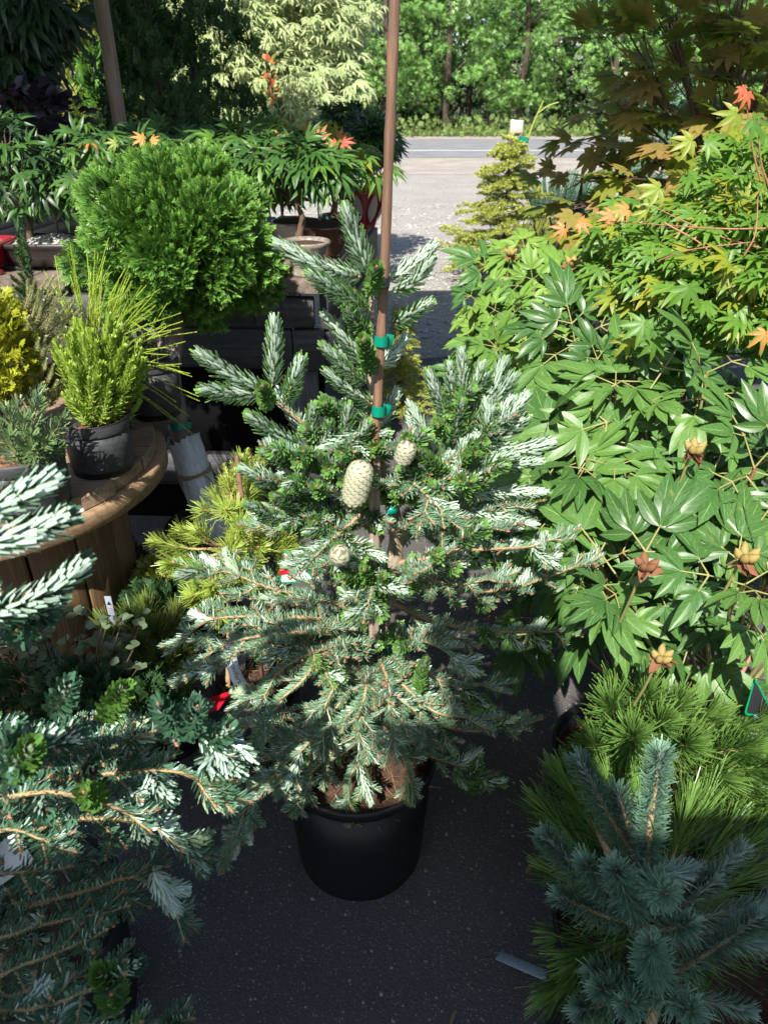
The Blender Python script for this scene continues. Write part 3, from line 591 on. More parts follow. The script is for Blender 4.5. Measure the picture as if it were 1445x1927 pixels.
def bowl(label, c, prof, mat, fill='mulch', n=40):
    c = np.asarray(c, float); t = thing('bonsai_pot', label, 'bonsai pot', c, 'bonsai pots on the bench'); m = MB(); lathe(m, c, [(.001, .002)] + prof, n); m.build('body', M[mat], t, c)
    r_, h = prof[-1][0], prof[-1][1]; m = MB(); lathe(m, c, [(r_ + .002, h + .012), (r_ * .5, h + .02), (.001, h + .024)], 24); m.build('soil', M['soil'], t, c)
    return t, r_, h
for lab, px, py, d, mat, prof in (
    ('grey and cream glazed bonsai pot at the front right corner of the bench', 578, 520, 2.70, 'glaze_grey', [(.055, .0), (.058, .01), (.048, .02), (.062, .06), (.082, .10), (.088, .112), (.084, .116), (.078, .105), (.076, .09)]),
    ('brown glazed bonsai pot between the grey pot and the green pot', 612, 492, 3.02, 'glaze_brown', [(.06, .0), (.07, .02), (.095, .08), (.10, .11), (.108, .12), (.10, .124), (.092, .11)]),
    ('cream bonsai pot in the second row on the bench, half hidden by the fir tip', 560, 470, 3.10, 'glaze_white', [(.06, .0), (.07, .02), (.095, .08), (.10, .11), (.104, .12), (.098, .124), (.09, .11)]),
    ('teal green footed bonsai pot near the right side of the bench', 642, 470, 3.28, 'glaze_green', [(.058, .0), (.06, .012), (.036, .025), (.034, .07), (.05, .085), (.082, .10), (.09, .115), (.086, .12), (.078, .105)]),
    ('red and cream glazed bonsai pot at the right rear corner of the bench', 682, 430, 3.75, 'glaze_red', [(.06, .0), (.066, .02), (.085, .07), (.11, .12), (.128, .15), (.134, .165), (.128, .17), (.118, .15)]),
    ('brown clay bonsai pot behind the topiary ball on the bench', 420, 480, 3.05, 'glaze_brown', [(.08, .0), (.09, .02), (.11, .07), (.12, .10), (.124, .11), (.118, .114), (.11, .10)])):
    p = bq(px, py, d); t, r_, h = bowl(lab, p, prof, mat)
    if 'red and cream' in lab:
        for k in range(3):
            a = R(-100 + k * 40); m = MB(); V, F, tt, uu = blade(.13, .045, 5, .0, 0, 2)
            rr = .078 + (V[:, 1] / .13) * .055; aa = a + V[:, 0] / .1
            m.add(np.stack([p[0] + rr * np.cos(aa), p[1] + rr * np.sin(aa), p[2] + .03 + V[:, 1]], 1), F); m.build('cream_panel', M['glaze_white'], t, p)

# ================================================================== plants
def cloud_leaves(t, tpls, P, Y, N, S, mats, nobj=300, name='leaf', rng_=None, origin=(0, 0, 0), jit=.15):
    """the nobj leaves nearest the camera as leaf objects, the others as one mesh"""
    g = rng_ or np.random.default_rng(1); F_ = frames(Y, N); n = len(P); order = np.argsort(np.linalg.norm(P - [0, 0, EYE], axis=1)); mats = mats if isinstance(mats, list) else [mats]
    mi = g.integers(0, len(mats), n) if not isinstance(S, tuple) else S[1]; S = S if not isinstance(S, tuple) else S[0]; S = np.broadcast_to(S, n)
    meshes = {}
    for i in order[:nobj]:
        k = (int(g.integers(0, len(tpls))), int(mi[i]))
        if k not in meshes: meshes[k] = leafmesh(tpls[k[0]], name, M[mats[k[1]]])
        place(name, meshes[k], t, P[i], F_[i], S[i], origin)
    rest = order[nobj:]
    if len(rest):
        m = MB()
        for a in range(len(tpls)):
            for b in range(len(mats)):
                s_ = rest[(rest % len(tpls) == a) & (mi[rest] == b)]
                if len(s_): stamp(m, tpls[a], P[s_], F_[s_], S[s_], g.uniform(0, 1, len(s_)), b)
        tag(m.build('inner_leaves', [M[k] for k in mats], t, origin), None, kind='stuff')

def ball_topiary():
    c = W(338, 458, 2.28); base = PH + [0, 0, .32]; t = thing('ball_topiary', 'dense bright green cypress clipped into a ball on a bare stem', 'topiary', (base[0], base[1], 0)); o = (base[0], base[1], 0)
    g = np.random.default_rng(11); RX, RZ = .320, .255
    # clumps poking out of a ball
    nc = 150; C = nrm(g.normal(size=(nc, 3))); rr = g.uniform(.4, 1, nc) ** .6
    C = C * (rr * (1 + .15 * np.sin(C[:, 0] * 5 + 1) * np.cos(C[:, 2] * 6) + g.normal(0, .05, nc)))[:, None]; C[:, 2] = np.where(C[:, 2] < -.6, C[:, 2] * .85, C[:, 2]); n = 21000; idx = g.integers(0, nc, n); off = nrm(g.normal(size=(n, 3)))
    P = C[idx] * [RX, RX, RZ] * .84 + off * g.uniform(.3, 1, (n, 1)) ** .4 * .052; D = nrm(off * .9 + nrm(C[idx]) * .9 + [0, 0, .25] + g.normal(0, .25, (n, 3)))
    Nn = nrm(g.normal(size=(n, 3))); m = MB()
    for k in range(3):
        s_ = idx % 3 == k; stamp(m, SPF[k], (P + c)[s_], frames(D[s_], Nn[s_]), g.uniform(.024, .046, s_.sum()), g.uniform(0, 1, s_.sum()))
    tag(m.build('foliage', M['hinoki'], t, o), None, kind='stuff')
    m = MB(); lw = W(330, 625, 2.22); tube(m, curve([base, W(352, 900, 2.13), W(338, 800, 2.15), W(322, 700, 2.18), lw, c], 14), np.linspace(.030, .026, 14), 14, jitter=.02, rng=g)
    for k in range(14):
        e = C[k * 7] * [RX, RX, RZ] * .75 + c; tube(m, curve([c * .4 + lw * .6, (c + e) / 2, e], 6), np.linspace(.014, .004, 6), 6)
    m.build('stem', M['topiary_bark'], t, o)
    m = MB(); tube(m, resample([W(300, 628, 2.20), W(333, 850, 2.12)], 6), .009, 6); m.build('support_stake', M['stake_old'], t, o)
    m = MB(); a, b = W(338, 795, 2.14), W(340, 807, 2.135); tube(m, [a, b], .037, 16, cap=False); m.build('green_tie', M['green_tie'], t, o)
    a = W(345, 822, 2.14); b = base.copy(); b[2] = .30; b[:2] += [.0, 0]
    pt = thing('corrugated_pipe', 'white ribbed plastic pipe sleeve around the topiary stem, tied with brown twine', 'pipe', o)
    n = 48; th = np.arange(n) / n * 2 * math.pi; P = resample([b, (a + b) / 2, a], 12); Mx = frames(nrm(np.gradient(P, axis=0)), np.array([0, 1., 0])); rad = .050 + .0022 * np.cos(th * 24)
    V = P[:, None] + (rad * np.cos(th))[None, :, None] * Mx[:, None, :, 0] + (rad * np.sin(th))[None, :, None] * Mx[:, None, :, 2]; V[-1] += g.normal(0, .004, V[-1].shape); V[-1, :, 2] += .010 * np.sin(th * 2)
    i = np.arange(11)[:, None] * n; j = np.arange(n)[None]; j2 = (j + 1) % n; F = np.stack([i + j, i + j2, i + n + j2, i + n + j], -1).reshape(-1, 4); m = MB(); m.add(V.reshape(-1, 3), F); m.build('sleeve', M['pipe'], pt, o)
    q = W(357, 893, 2.11); ax = nrm(a - b)
    for k in range(3):
        ring = []; f = frames(ax[None], np.array([0, 1., 0]))[0]; qq = b + ax * np.dot(q - b, ax) + ax * (.006 * k - .006)
        for s_ in np.linspace(0, 6.4, 26): ring.append(qq + .0545 * (math.cos(s_) * f[:, 0] + math.sin(s_) * f[:, 2]) + ax * .003 * math.sin(s_ * 2 + k))
        m = MB(); tube(m, ring, .0022, 5); m.build('twine', M['twine'], pt, o)
    m = MB(); tube(m, curve([q + [.052, -.01, 0], q + [.066, -.02, -.004], q + [.07, -.01, -.03], q + [.074, -.02, -.05]], 10), .003, 5); m.build('twine_knot', M['twine'], pt, o)
ball_topiary()

# shoots covered in needles -----------------------------------------------------------
def shoot(nb, pts, L, Wd, dens, a0, a1, curl=.4, flat=0., g=None, seg=3, mi=0, start=0., tipden=1.5, up=(0, 0, 1.), taper=.6, Lvar=.12, jit=.12, pj=.25):
    P = np.asarray(pts, float); ln = length(P); n = max(6, int(dens * ln * (1 - start)))
    s = start + (1 - start) * (np.arange(n) + g.uniform(0, 1, n) * min(1, pj * 4)) / n; s = 1 - (1 - s) ** tipden
    Q = curve(P, 24); d = np.linspace(0, 1, 24); B = np.stack([np.interp(s, d, Q[:, k]) for k in range(3)], 1)
    T = nrm(np.stack([np.interp(s, d, np.gradient(Q, axis=0)[:, k]) for k in range(3)], 1)); F_ = frames(T, np.asarray(up, float)); X, Z = F_[..., 0], F_[..., 2]
    ph = np.arange(n) * 2.399963 + g.normal(0, pj, n); c, sn = np.cos(ph), np.sin(ph)
    sn = sn * (1 - flat) + flat * (.22 + .2 * np.abs(sn)); Rd = nrm(X * c[:, None] + Z * sn[:, None])
    an = np.interp(s, [0, .6, 1], [a0, (a0 + a1) / 2, a1]) + g.normal(0, jit, n)
    D = T * np.cos(an)[:, None] + Rd * np.sin(an)[:, None]; N1 = T * np.sin(an)[:, None] - Rd * np.cos(an)[:, None]
    N = nrm((1 - flat) * N1 + flat * Z * .9 + .06 * g.normal(size=(n, 3)))
    LL = L * np.interp(s, [0, .1, .75, 1], [.8, 1, 1, taper]) * (1 + g.normal(0, Lvar, n)); WW = Wd * (1 + g.normal(0, .1, n))
    needles(nb, B, D, N, LL, WW, curl * (1 + g.normal(0, .25, n)), g.uniform(0, 1, n), seg, mi)

def generic_conifer(name, label, cat, base, tips, L, Wd, dens, mat, g, a0=1.1, a1=.5, curl=.15, stem='dark_twig', group=None, start=.15, r0=.006, seg=2, mid=.06, join=None, flat=0):
    """stems rise from base to every tip, needles along them"""
    t = thing(name, label, cat, (base[0], base[1], base[2]), group); nb = MB(); sb = MB(); o = tuple(base)
    for tp in tips:
        tp = np.asarray(tp, float); st = np.asarray(base if join is None else join(tp), float); mdl = (st + tp) / 2 + g.normal(0, mid * .3, 3); mdl[2] -= mid * .4; Q = curve([st, mdl, tp], 10)
        tube(sb, Q, np.linspace(r0, r0 * .3, 10), 5, cap=False); shoot(nb, Q, L, Wd, dens, a0, a1, curl, flat, g, seg, start=start)
    tag(nb.build('needles', M[mat], t, o), None, kind='stuff'); sb.build('stem', M[stem], t, o); return t
def dome_tips(c, rx, rz, n, g, lo=-.2, inner=.4):
    D = nrm(g.normal(size=(n * 3, 3))); D = D[D[:, 2] > lo][:n]; return np.asarray(c) + D * [rx, rx, rz] * g.uniform(inner, 1, (len(D), 1)) ** .5

g = np.random.default_rng(31)
# yew in the pot on the round table
b = PB + [0, 0, .10]; c = W(190, 690, 1.72)
tp = dome_tips(c, .112, .13, 170, g, -.85, .3)
generic_conifer('dwarf_yew', 'bright yellow-green dwarf yew with short broad needles in the pot by the table edge', 'shrub', b, tp, .021, .0042, 520, 'hemlock', g, 1.15, .6, .12, 'peony_stem', r0=.0022, start=.2, mid=.03)
# thread-leaf plant behind it
b = PC + [0, 0, .16]; t = thing('whipcord_cypress', 'fountain of long yellow-green thread-like stems behind the dwarf yew on the round table', 'shrub', b); nb = MB(); sb = MB()
ends = [(128, 470), (140, 490), (165, 480), (180, 470), (195, 500), (205, 520), (225, 525), (245, 520), (265, 540), (290, 520), (300, 545), (320, 570), (338, 590), (372, 745), (330, 755), (335, 690), (118, 560), (105, 545), (100, 525), (120, 585), (150, 540), (172, 515), (215, 560), (235, 570), (255, 600), (275, 590), (240, 510), (320, 625), (185, 560), (200, 600)]
for k, (x, y) in enumerate(ends + [(x + g.normal(0, 16), y + abs(g.normal(25, 22))) for x, y in ends * 2]):
    e = W(x, y, 1.93 + g.uniform(-.14, .14)); st = b + g.normal(0, .012, 3); md = st * .5 + e * .5 + [0, 0, .004 + .02 * abs(e[0] - b[0]) / .2]; Q = curve([st, md, e], 14)
    tube(sb, Q, np.linspace(.0013, .0007, 14), 4, cap=False); shoot(nb, Q, .0068, .0026, 620, .45, .3, .0, 0, g, 1, start=.25)
    if k % 3 == 0:
        q = Q[9]; e2 = e + g.normal(0, .035, 3); tube(sb, curve([q, (q + e2) / 2, e2], 6), .001, 4, cap=False); shoot(nb, [q, e2], .0065, .0022, 460, .35, .2, 0, 0, g, 1)
sb.build('stems', M['thread'], t, b)['kind'] = 'stuff'; tag(nb.build('scale_leaves', M['thread'], t, b), None, kind='stuff')
# upright juniper
b = PE + [0, 0, .12]; top = W(85, 555, 1.80); tp = []
for k in range(150):
    f = g.uniform(0, 1); r_ = .095 * math.sin(math.pi * min(1, (1 - f) * .9 + .05)) + .012; a = g.uniform(0, 6.28); ax = W(88, 790, 1.78) * (1 - f) + top * f; tp.append(ax + [r_ * math.cos(a), r_ * math.sin(a), .04])
ax0 = W(88, 800, 1.78)
generic_conifer('upright_juniper', 'narrow upright juniper with rusty brown inner foliage between the golden cypress and the yew', 'shrub', b, tp, .0085, .0019, 1500, 'juniper', g, 1.15, .7, .05, 'fir_twig', r0=.0014, start=.08, mid=.02, join=lambda p: np.array([ax0[0], ax0[1], max(b[2], p[2] - .09)]))
# small dark juniper spire before the tray
b = PF + [.12, .05, .1]; ta = W(42, 430, 1.95); tp = [W(42 + g.normal(0, 3 + 15 * f), 430 + 190 * f, 1.95 + g.normal(0, .02)) for f in g.uniform(0, 1, 60)]
generic_conifer('spire_juniper', 'thin dark blue-green juniper spire in front of the red bonsai pot', 'shrub', b, tp, .010, .002, 1500, 'arbor', g, 1.1, .6, 0, 'fir_twig', r0=.0014, start=.05, mid=.01, join=lambda p: np.array([ta[0], ta[1], p[2] - .06]))
# golden cypress
b = PF + [0, 0, .12]; t = thing('golden_cypress', 'vivid yellow cypress with lacy sprays at the left edge of the round table', 'shrub', b); m = MB(); n = 1500
c = W(-22, 650, 1.74); D = nrm(g.normal(size=(n, 3))); P = c + D * [.10, .10, .14] * g.uniform(.3, 1, (n, 1)) ** .5
stamp(m, SPR[0], P, frames(nrm(D + [0, 0, .5] + g.normal(0, .3, (n, 3))), nrm(g.normal(size=(n, 3)))), g.uniform(.02, .04, n), g.uniform(0, 1, n)); tag(m.build('foliage', M['gold_spray'], t, b), None, kind='stuff')
m = MB(); tube(m, curve([b, (b + c) / 2, c], 6), .008, 6); m.build('stem', M['dark_twig'], t, b)
# grey-green seedling pine, nearest pot
b = PA + [0, 0, .10]; tp = [W(x, y, d) for x, y, d in ((15, 775, 1.45), (45, 790, 1.42), (70, 755, 1.46), (100, 800, 1.45), (118, 790, 1.43), (60, 820, 1.38), (20, 820, 1.38), (90, 832, 1.38), (110, 840, 1.42), (5, 800, 1.5), (35, 760, 1.5), (-20, 790, 1.45), (-30, 760, 1.45), (60, 845, 1.36), (75, 740, 1.5))]
generic_conifer('seedling_pine', 'low grey-green seedling with stiff narrow leaves in the nearest pot on the round table', 'shrub', b, tp, .038, .0040, 620, 'greypine', g, 1.15, .6, .1, 'fir_twig', r0=.003, start=.2, mid=.02)
# green shrub behind on the table, right
b = PD + [0, 0, .14]; tp = dome_tips(W(262, 650, 2.0), .05, .07, 40, g, -.6, .3)
generic_conifer('dark_dwarf_conifer', 'small dark green conifer behind the yew on the round table', 'shrub', b, tp, .014, .0022, 700, 'arbor', g, 1.0, .4, .1, r0=.003, start=.4, mid=.02)

# golden pine left of the fir
def whorl_pine(name, label, base, stems, L, Wd, mat, g, r0=.010, dens=900, a0=1.15, a1=.35, curl=.08, back=.45, stem='fir_twig', cat='pine', seg=2, bud='bud', group=None):
    """stems: list of control points, each clothed with long needles on its last part and ended by a bud"""
    t = thing(name, label, cat, base, group); o = tuple(base)
    for pts in stems:
        Q = curve(pts, 14); sb = MB(); tube(sb, Q, np.linspace(r0 if pts is stems[0] else r0 * .5, r0 * .28, 14), 7, cap=False, jitter=.05, rng=g)
        br = sb.build('branch', M[stem], t, o); nb = MB(); shoot(nb, Q, L, Wd, dens, a0, a1, curl, 0, g, seg, start=1 - back, tipden=1.7, taper=.8, Lvar=.2, jit=.2)
        tag(nb.build('needles', M[mat], br), None, kind='stuff'); nb_ = br.children[0]; nb_.location = (-o[0], -o[1], -o[2])
        m = MB(); e = Q[-1]; T = nrm(Q[-1] - Q[-2]); tube(m, [e - T * .004, e + T * .003, e + T * .009], [.0035, .0035, .001], 6); k = m.build('bud', M[bud], br); k.location = (-o[0], -o[1], -o[2])
    return t
b = PG + [0, 0, .24]; dd = 1.47
TR = [W(430, 1290, dd), W(432, 1130, dd), W(437, 1030, dd - .01), W(445, 960, dd)]
st = [TR]
for x, y, d in ((300, 1020, 1.45), (320, 1060, 1.40), (345, 1000, 1.47), (435, 1035, 1.32), (425, 960, 1.40), (375, 1000, 1.42), (400, 1100, 1.36), (370, 1090, 1.38), (470, 1060, 1.38), (365, 1120, 1.40), (500, 990, 1.46), (530, 1020, 1.50), (555, 1030, 1.44), (470, 920, 1.55), (405, 935, 1.50), (385, 960, 1.45), (410, 1160, 1.38), (480, 1090, 1.42), (540, 1075, 1.46), (390, 1060, 1.50), (455, 990, 1.36), (350, 1050, 1.52), (520, 965, 1.55), (485, 1030, 1.40), (430, 910, 1.5), (455, 870, 1.53)):
    e = W(x, y, d); q = TR[1] if y > 1060 else (TR[2] if y > 960 else TR[3]); md = q * .45 + e * .55 - [0, 0, .012]; st.append([q, md, e])
whorl_pine('golden_pine', 'bright yellow-green pine with radiating needle whorls in a black pot, left of the central fir', b, st, .042, .0019, 'goldpine', g, .0075, 1900, a0=1.25, a1=.75, back=.62)
b2 = b + [.02, .10, 0]; tp = dome_tips(W(468, 905, 1.66), .075, .085, 90, g, -.7, .3); tp = np.vstack([tp, dome_tips(W(510, 1000, 1.64), .07, .10, 70, g, -.7, .3)])
generic_conifer('golden_spruce', 'pale yellow dwarf spruce with short needle tufts behind the golden pine', 'spruce', b2, tp, .0145, .0022, 1300, 'goldspruce', g, 1.15, .7, .05, 'fir_twig', r0=.0018, start=.0, mid=.02, join=lambda p: np.asarray(p) * .85 + np.array([W(490, 960, 1.65)[0], 1.65, p[2] - .03]) * .15 - [0, 0, .03])
t = thing('plant_stake', 'short brown stick standing upright in the golden pine', 'stake', b); m = MB(); bar(m, b + [.012, .02, 0], W(446, 857, 1.50), .011, .011, (0, 1, 0), rng=g); m.build('stick', M['stake'], t, b)
m = MB(); tube(m, [W(436, 1112, 1.46), W(436, 1122, 1.46)], .016, 10, cap=False); m.build('green_tie', M['green_tie'], t, b)
# shaded plants on the ground at left
b = PL + [0, 0, .11]; st = []
for x, y, d in ((250, 1170, 1.48), (225, 1200, 1.46), (275, 1150, 1.55), (290, 1185, 1.43), (320, 1190, 1.50), (345, 1230, 1.46), (265, 1215, 1.40), (300, 1240, 1.38), (340, 1280, 1.40), (310, 1300, 1.36), (235, 1240, 1.42), (280, 1260, 1.36), (205, 1180, 1.52), (330, 1160, 1.55)):
    e = W(x, y, d); st.append([b, (b + e) / 2 + [0, 0, .02], e])
whorl_pine('shaded_pine', 'long-needled dwarf pine sitting in shade beside the grey label', b, st, .066, .0016, 'shadepine', g, .006, 2200, a0=1.25, a1=.45, back=.55)
def spray_bush(name, label, base, cents, mat, g, size, cat='shrub', tpl=0, n_=260):
    t = thing(name, label, cat, base); m = MB()
    for cx, r_ in cents:
        n = int(n_); D = nrm(g.normal(size=(n, 3))); P = np.asarray(cx) + D * r_ * g.uniform(.3, 1, (n, 1)) ** .5
        stamp(m, SPR[tpl], P, frames(nrm(D + [0, 0, .5] + g.normal(0, .3, (n, 3))), nrm(g.normal(size=(n, 3)))), size * g.uniform(.7, 1.2, n), g.uniform(0, 1, n))
    tag(m.build('foliage', M[mat], t, base), None, kind='stuff'); s = MB()
    for cx, r_ in cents: tube(s, curve([base, (np.asarray(base) + cx) / 2, cx], 5), .005, 5)
    s.build('stem', M['dark_twig'], t, base); return t
gp = lambda x, y, d: np.array([*W(x, y, d)[:2], .0])
spray_bush('golden_false_cypress', 'small false cypress with golden brown curled tips, right of the grey label', gp(300, 1150, 1.75), [(W(300, 1085, 1.75), .045), (W(325, 1120, 1.72), .05), (W(290, 1110, 1.75), .05), (W(310, 1100, 1.78), .05)], 'yellow_spray', g, .04)
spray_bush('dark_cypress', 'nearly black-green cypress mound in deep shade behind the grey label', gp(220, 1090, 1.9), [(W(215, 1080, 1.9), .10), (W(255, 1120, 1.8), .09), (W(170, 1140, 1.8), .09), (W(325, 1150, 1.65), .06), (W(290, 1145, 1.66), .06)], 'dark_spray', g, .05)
b = gp(110, 1290, 1.35); t = thing('cotoneaster', 'low shrub of small round leaves, some reddish, under the round table', 'shrub', b); n = 520
P = []; Y = []; sb = MB()
for k in range(70):
    e = W(g.uniform(20, 270), g.uniform(1150, 1320), g.uniform(1.15, 1.4)); Q = curve([b + [0, 0, .02], (b + e) / 2 + [0, 0, .05], e], 8); tube(sb, Q, .0015, 4, cap=False)
    for q in range(7, 1, -1):
        for s_ in (0, 1): a = g.uniform(0, 6.28); P.append(Q[q]); Y.append([math.cos(a), math.sin(a) - .2, g.uniform(0, .6)])
P = np.array(P); Y = np.array(Y); RL = [blade(1, .85, 4, .15, .1, 1, p=1.)]
cloud_leaves(t, RL, P, Y, nrm(np.array([0, -.4, 1.]) + g.normal(0, .35, P.shape)), g.uniform(.017, .027, len(P)), ['round_leaf'], 290, rng_=g, origin=b); sb.build('stem', M['dark_twig'], t, b)
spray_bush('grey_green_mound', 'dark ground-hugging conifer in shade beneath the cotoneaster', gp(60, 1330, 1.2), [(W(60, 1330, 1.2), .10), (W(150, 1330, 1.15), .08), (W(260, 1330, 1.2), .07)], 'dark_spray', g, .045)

# ------------------------------------------------------------------ silvery firs
class Fir:
    """one fir: trunk, branches (each with its needles, and buds), built from pixel paths turned into points in space"""
    def __init__(s, name, label, base, d0, g, k=1., dark=False):
        s.t = thing(name, label, 'fir tree', base); s.o = tuple(float(c) for c in base); s.d0 = d0; s.g = g; s.k = k; s.dark = dark; s.n = 0
        s.bud = MB()
    def p(s, x, y, dd=0.): return W(x, y, s.d0 + dd)
    def begin(s): s.sb = MB(); s.nb = MB()
    def end(s):
        b = s.sb.build('branch', M['fir_twig'], s.t, s.o)
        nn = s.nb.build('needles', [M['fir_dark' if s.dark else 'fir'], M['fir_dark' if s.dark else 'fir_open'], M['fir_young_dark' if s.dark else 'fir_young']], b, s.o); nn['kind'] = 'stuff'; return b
    def cigar(s, a, b, young=False, fat=1., bend=.008, r=.0022):
        """a dense curled shoot, needles overlapping like scales"""
        g = s.g; a = np.asarray(a); b = np.asarray(b); md = (a + b) / 2 + g.normal(0, bend * .4, 3) - [0, 0, bend * .4]; Q = curve([a, md, b], 8)
        tube(s.sb, Q, np.linspace(r, r * .6, 8), 5, cap=False)
        shoot(s.nb, Q, .0185 * s.k * fat, .0043 * s.k, 1850 / s.k, 1.45, 1.0, .62, .0, g, 3, 2 if young else 0, start=0, tipden=1.12, taper=.72, jit=.07, pj=.10, Lvar=.07)
        s.tip(Q)
    def tip(s, Q):
        T = nrm(Q[-1] - Q[-2]); tube(s.bud, [Q[-1] - T * .002, Q[-1] + T * .002, Q[-1] + T * .0055], [.0022, .0028, .0006], 6)
    def open(s, Q, L=.0165, flat=.6, dens=1150, a0=1.2, a1=.6, start=.0, young=False, curl=.28, mi=1):
        shoot(s.nb, Q, L * s.k, .0020 * s.k, dens / s.k, a0, a1, curl, flat, s.g, 3, 2 if young else mi, start=start, tipden=1.1, taper=.6, jit=.14)
    def branch(s, pts, r=.006, lat=.10, node=.055, start=.18, curled=.5, sub=True, flat=.72, bare=.12, droop=.02, last=True):
        """a main branch through pts, side shoots left and right at every node"""
        g = s.g; s.begin(); ln = length(pts); Q = curve(pts, 22); tube(s.sb, Q, np.linspace(r, r * .32, 22), 7, cap=False, jitter=.05, rng=g); s.open(Q, start=bare, flat=flat, dens=1000)
        d = np.linspace(0, 1, 22); at = lambda f: np.array([np.interp(f, d, Q[:, k]) for k in range(3)]); T_ = np.gradient(Q, axis=0)
        f = start
        while f < .97:
            a = at(f); T = nrm(np.array([np.interp(f, d, T_[:, k]) for k in range(3)])); up = np.array([0, 0, 1.]); S = nrm(np.cross(T, up)); U = np.cross(S, T)
            for sg in (-1, 1):
                if g.uniform() < .22: continue
                l = lat * (1.05 - .55 * f) * g.uniform(.65, 1.2) * (.6 + .6 * min(1, f * 2)); an = R(g.uniform(38, 60))
                D = T * math.cos(an) + S * sg * math.sin(an) + U * g.uniform(-.12, .3); e = a + nrm(D) * l - [0, 0, droop * g.uniform(0, 1)]; s.side(a, e, curled, sub)
            if g.uniform() < .3: s.side(a, a + nrm(T * .8 + U * g.uniform(.5, 1)) * lat * g.uniform(.35, .6), curled, False)
            f += node / ln * g.uniform(.8, 1.2)
        if last:
            a = Q[-1]; T = nrm(Q[-1] - Q[-3]); S = nrm(np.cross(T, [0, 0, 1.]))
            for sg in (-1, 0, 1): s.side(a, a + nrm(T + S * sg * .7 + [0, 0, .08]) * lat * (.62 if sg else .75) * g.uniform(.8, 1.1), curled, False)
        return s.end()
    def side(s, a, e, curled, sub):
        g = s.g; l = np.linalg.norm(e - a); md = (a + e) / 2 - [0, 0, l * .06]; Q = curve([a, md, e], 10)
        if g.uniform() < curled:
            s.cigar(a, e, g.uniform() < .06)
        else:
            tube(s.sb, Q, np.linspace(.0022, .0012, 10), 5, cap=False); s.open(Q, flat=g.uniform(.45, .8), young=g.uniform() < .04, L=.0160); s.tip(Q)
        if sub and l > .05:
            T = nrm(e - a); S = nrm(np.cross(T, [0, 0, 1.]))
            for f in ((.45, .72) if l > .08 else (.55,)):
                for sg in (-1, 1):
                    if g.uniform() < .25: continue
                    q = a + (e - a) * f; e2 = q + nrm(T + S * sg * .95 + [0, 0, g.uniform(-.1, .25)]) * l * g.uniform(.35, .55); Q = curve([q, e2], 6)
                    if g.uniform() < curled * .8: s.cigar(q, e2, False, .92)
                    else: tube(s.sb, Q, .0012, 4, cap=False); s.open(Q, flat=g.uniform(.4, .8), L=.0150); s.tip(Q)
def fir_cone(fir, c, ax, L, Rr, seed=0, group=None):
    g = np.random.default_rng(seed); ax = nrm(np.asarray(ax, float)); f = frames(ax[None], np.array([0, 1., .1]))[0]; c = np.asarray(c)
    core = MB(); zs = np.linspace(0, 1, 12); tube(core, c + ax * L * (zs[:, None] - .5), Rr * .80 * np.sqrt(np.clip(1 - np.abs(2 * zs - 1) ** 3.2, .02, 1)), 16); o = core.build('cone', M['cone_core'], fir.t, fir.o)
    V = []; n = int(L / .00185 * 3.2); m = MB(); tpl = blade(1, 1.75, 4, -.25, -.10, 2, p=1.3); P = []; Fm = []
    for i in range(n):
        z = (i + .5) / n; r_ = Rr * (1 - abs(2 * z - 1) ** 3.6) ** .5 * (.985 + g.normal(0, .01)); a = i * 2.399963; rd = f[:, 0] * math.cos(a) + f[:, 2] * math.sin(a)
        sl = .18 + (.9 * (2 * z - 1) ** 3 if z > .5 else -.1); yy = nrm(ax * (1 - max(0, sl * .6)) - rd * sl); zz = rd
        P.append(c + ax * L * (z - .5) + rd * r_ * .93 - yy * .004); x = nrm(np.cross(yy, zz)); Fm.append(np.stack([x, yy, np.cross(x, yy)], 1))
    stamp(m, tpl, np.array(P), np.array(Fm),   .0082 * (Rr / .024) ** .5, g.uniform(0, 1, n)); q = m.build('cone_scales', M['cone'], o, fir.o); q['kind'] = 'stuff'; return o

g = np.random.default_rng(77)
base = np.array([-.02, 1.19, .28]); FR = Fir('silvery_fir', 'tall blue-green fir with upright cones and curled silver needles in the centre pot', base, 1.19, g)
p = FR.p
# trunk
m = MB(); tr = curve([base, p(707, 1300), p(712, 1200, .02), p(728, 1110, .03), p(744, 1040, .03), p(742, 960, .03), p(722, 900, .02), p(706, 820, .02), p(700, 740, .02), p(697, 640, .02), p(700, 560, .02), p(704, 515, .015)], 60)
rad = np.interp(np.linspace(0, 1, 60), [0, .3, .45, .6, .8, 1], [.020, .017, .016, .009, .006, .004]) * (1 + .18 * np.abs(np.sin(np.arange(60) * 1.9))); tube(m, tr, rad, 14, jitter=.07, rng=g); m.build('trunk', M['fir_bark'], FR.t, FR.o)
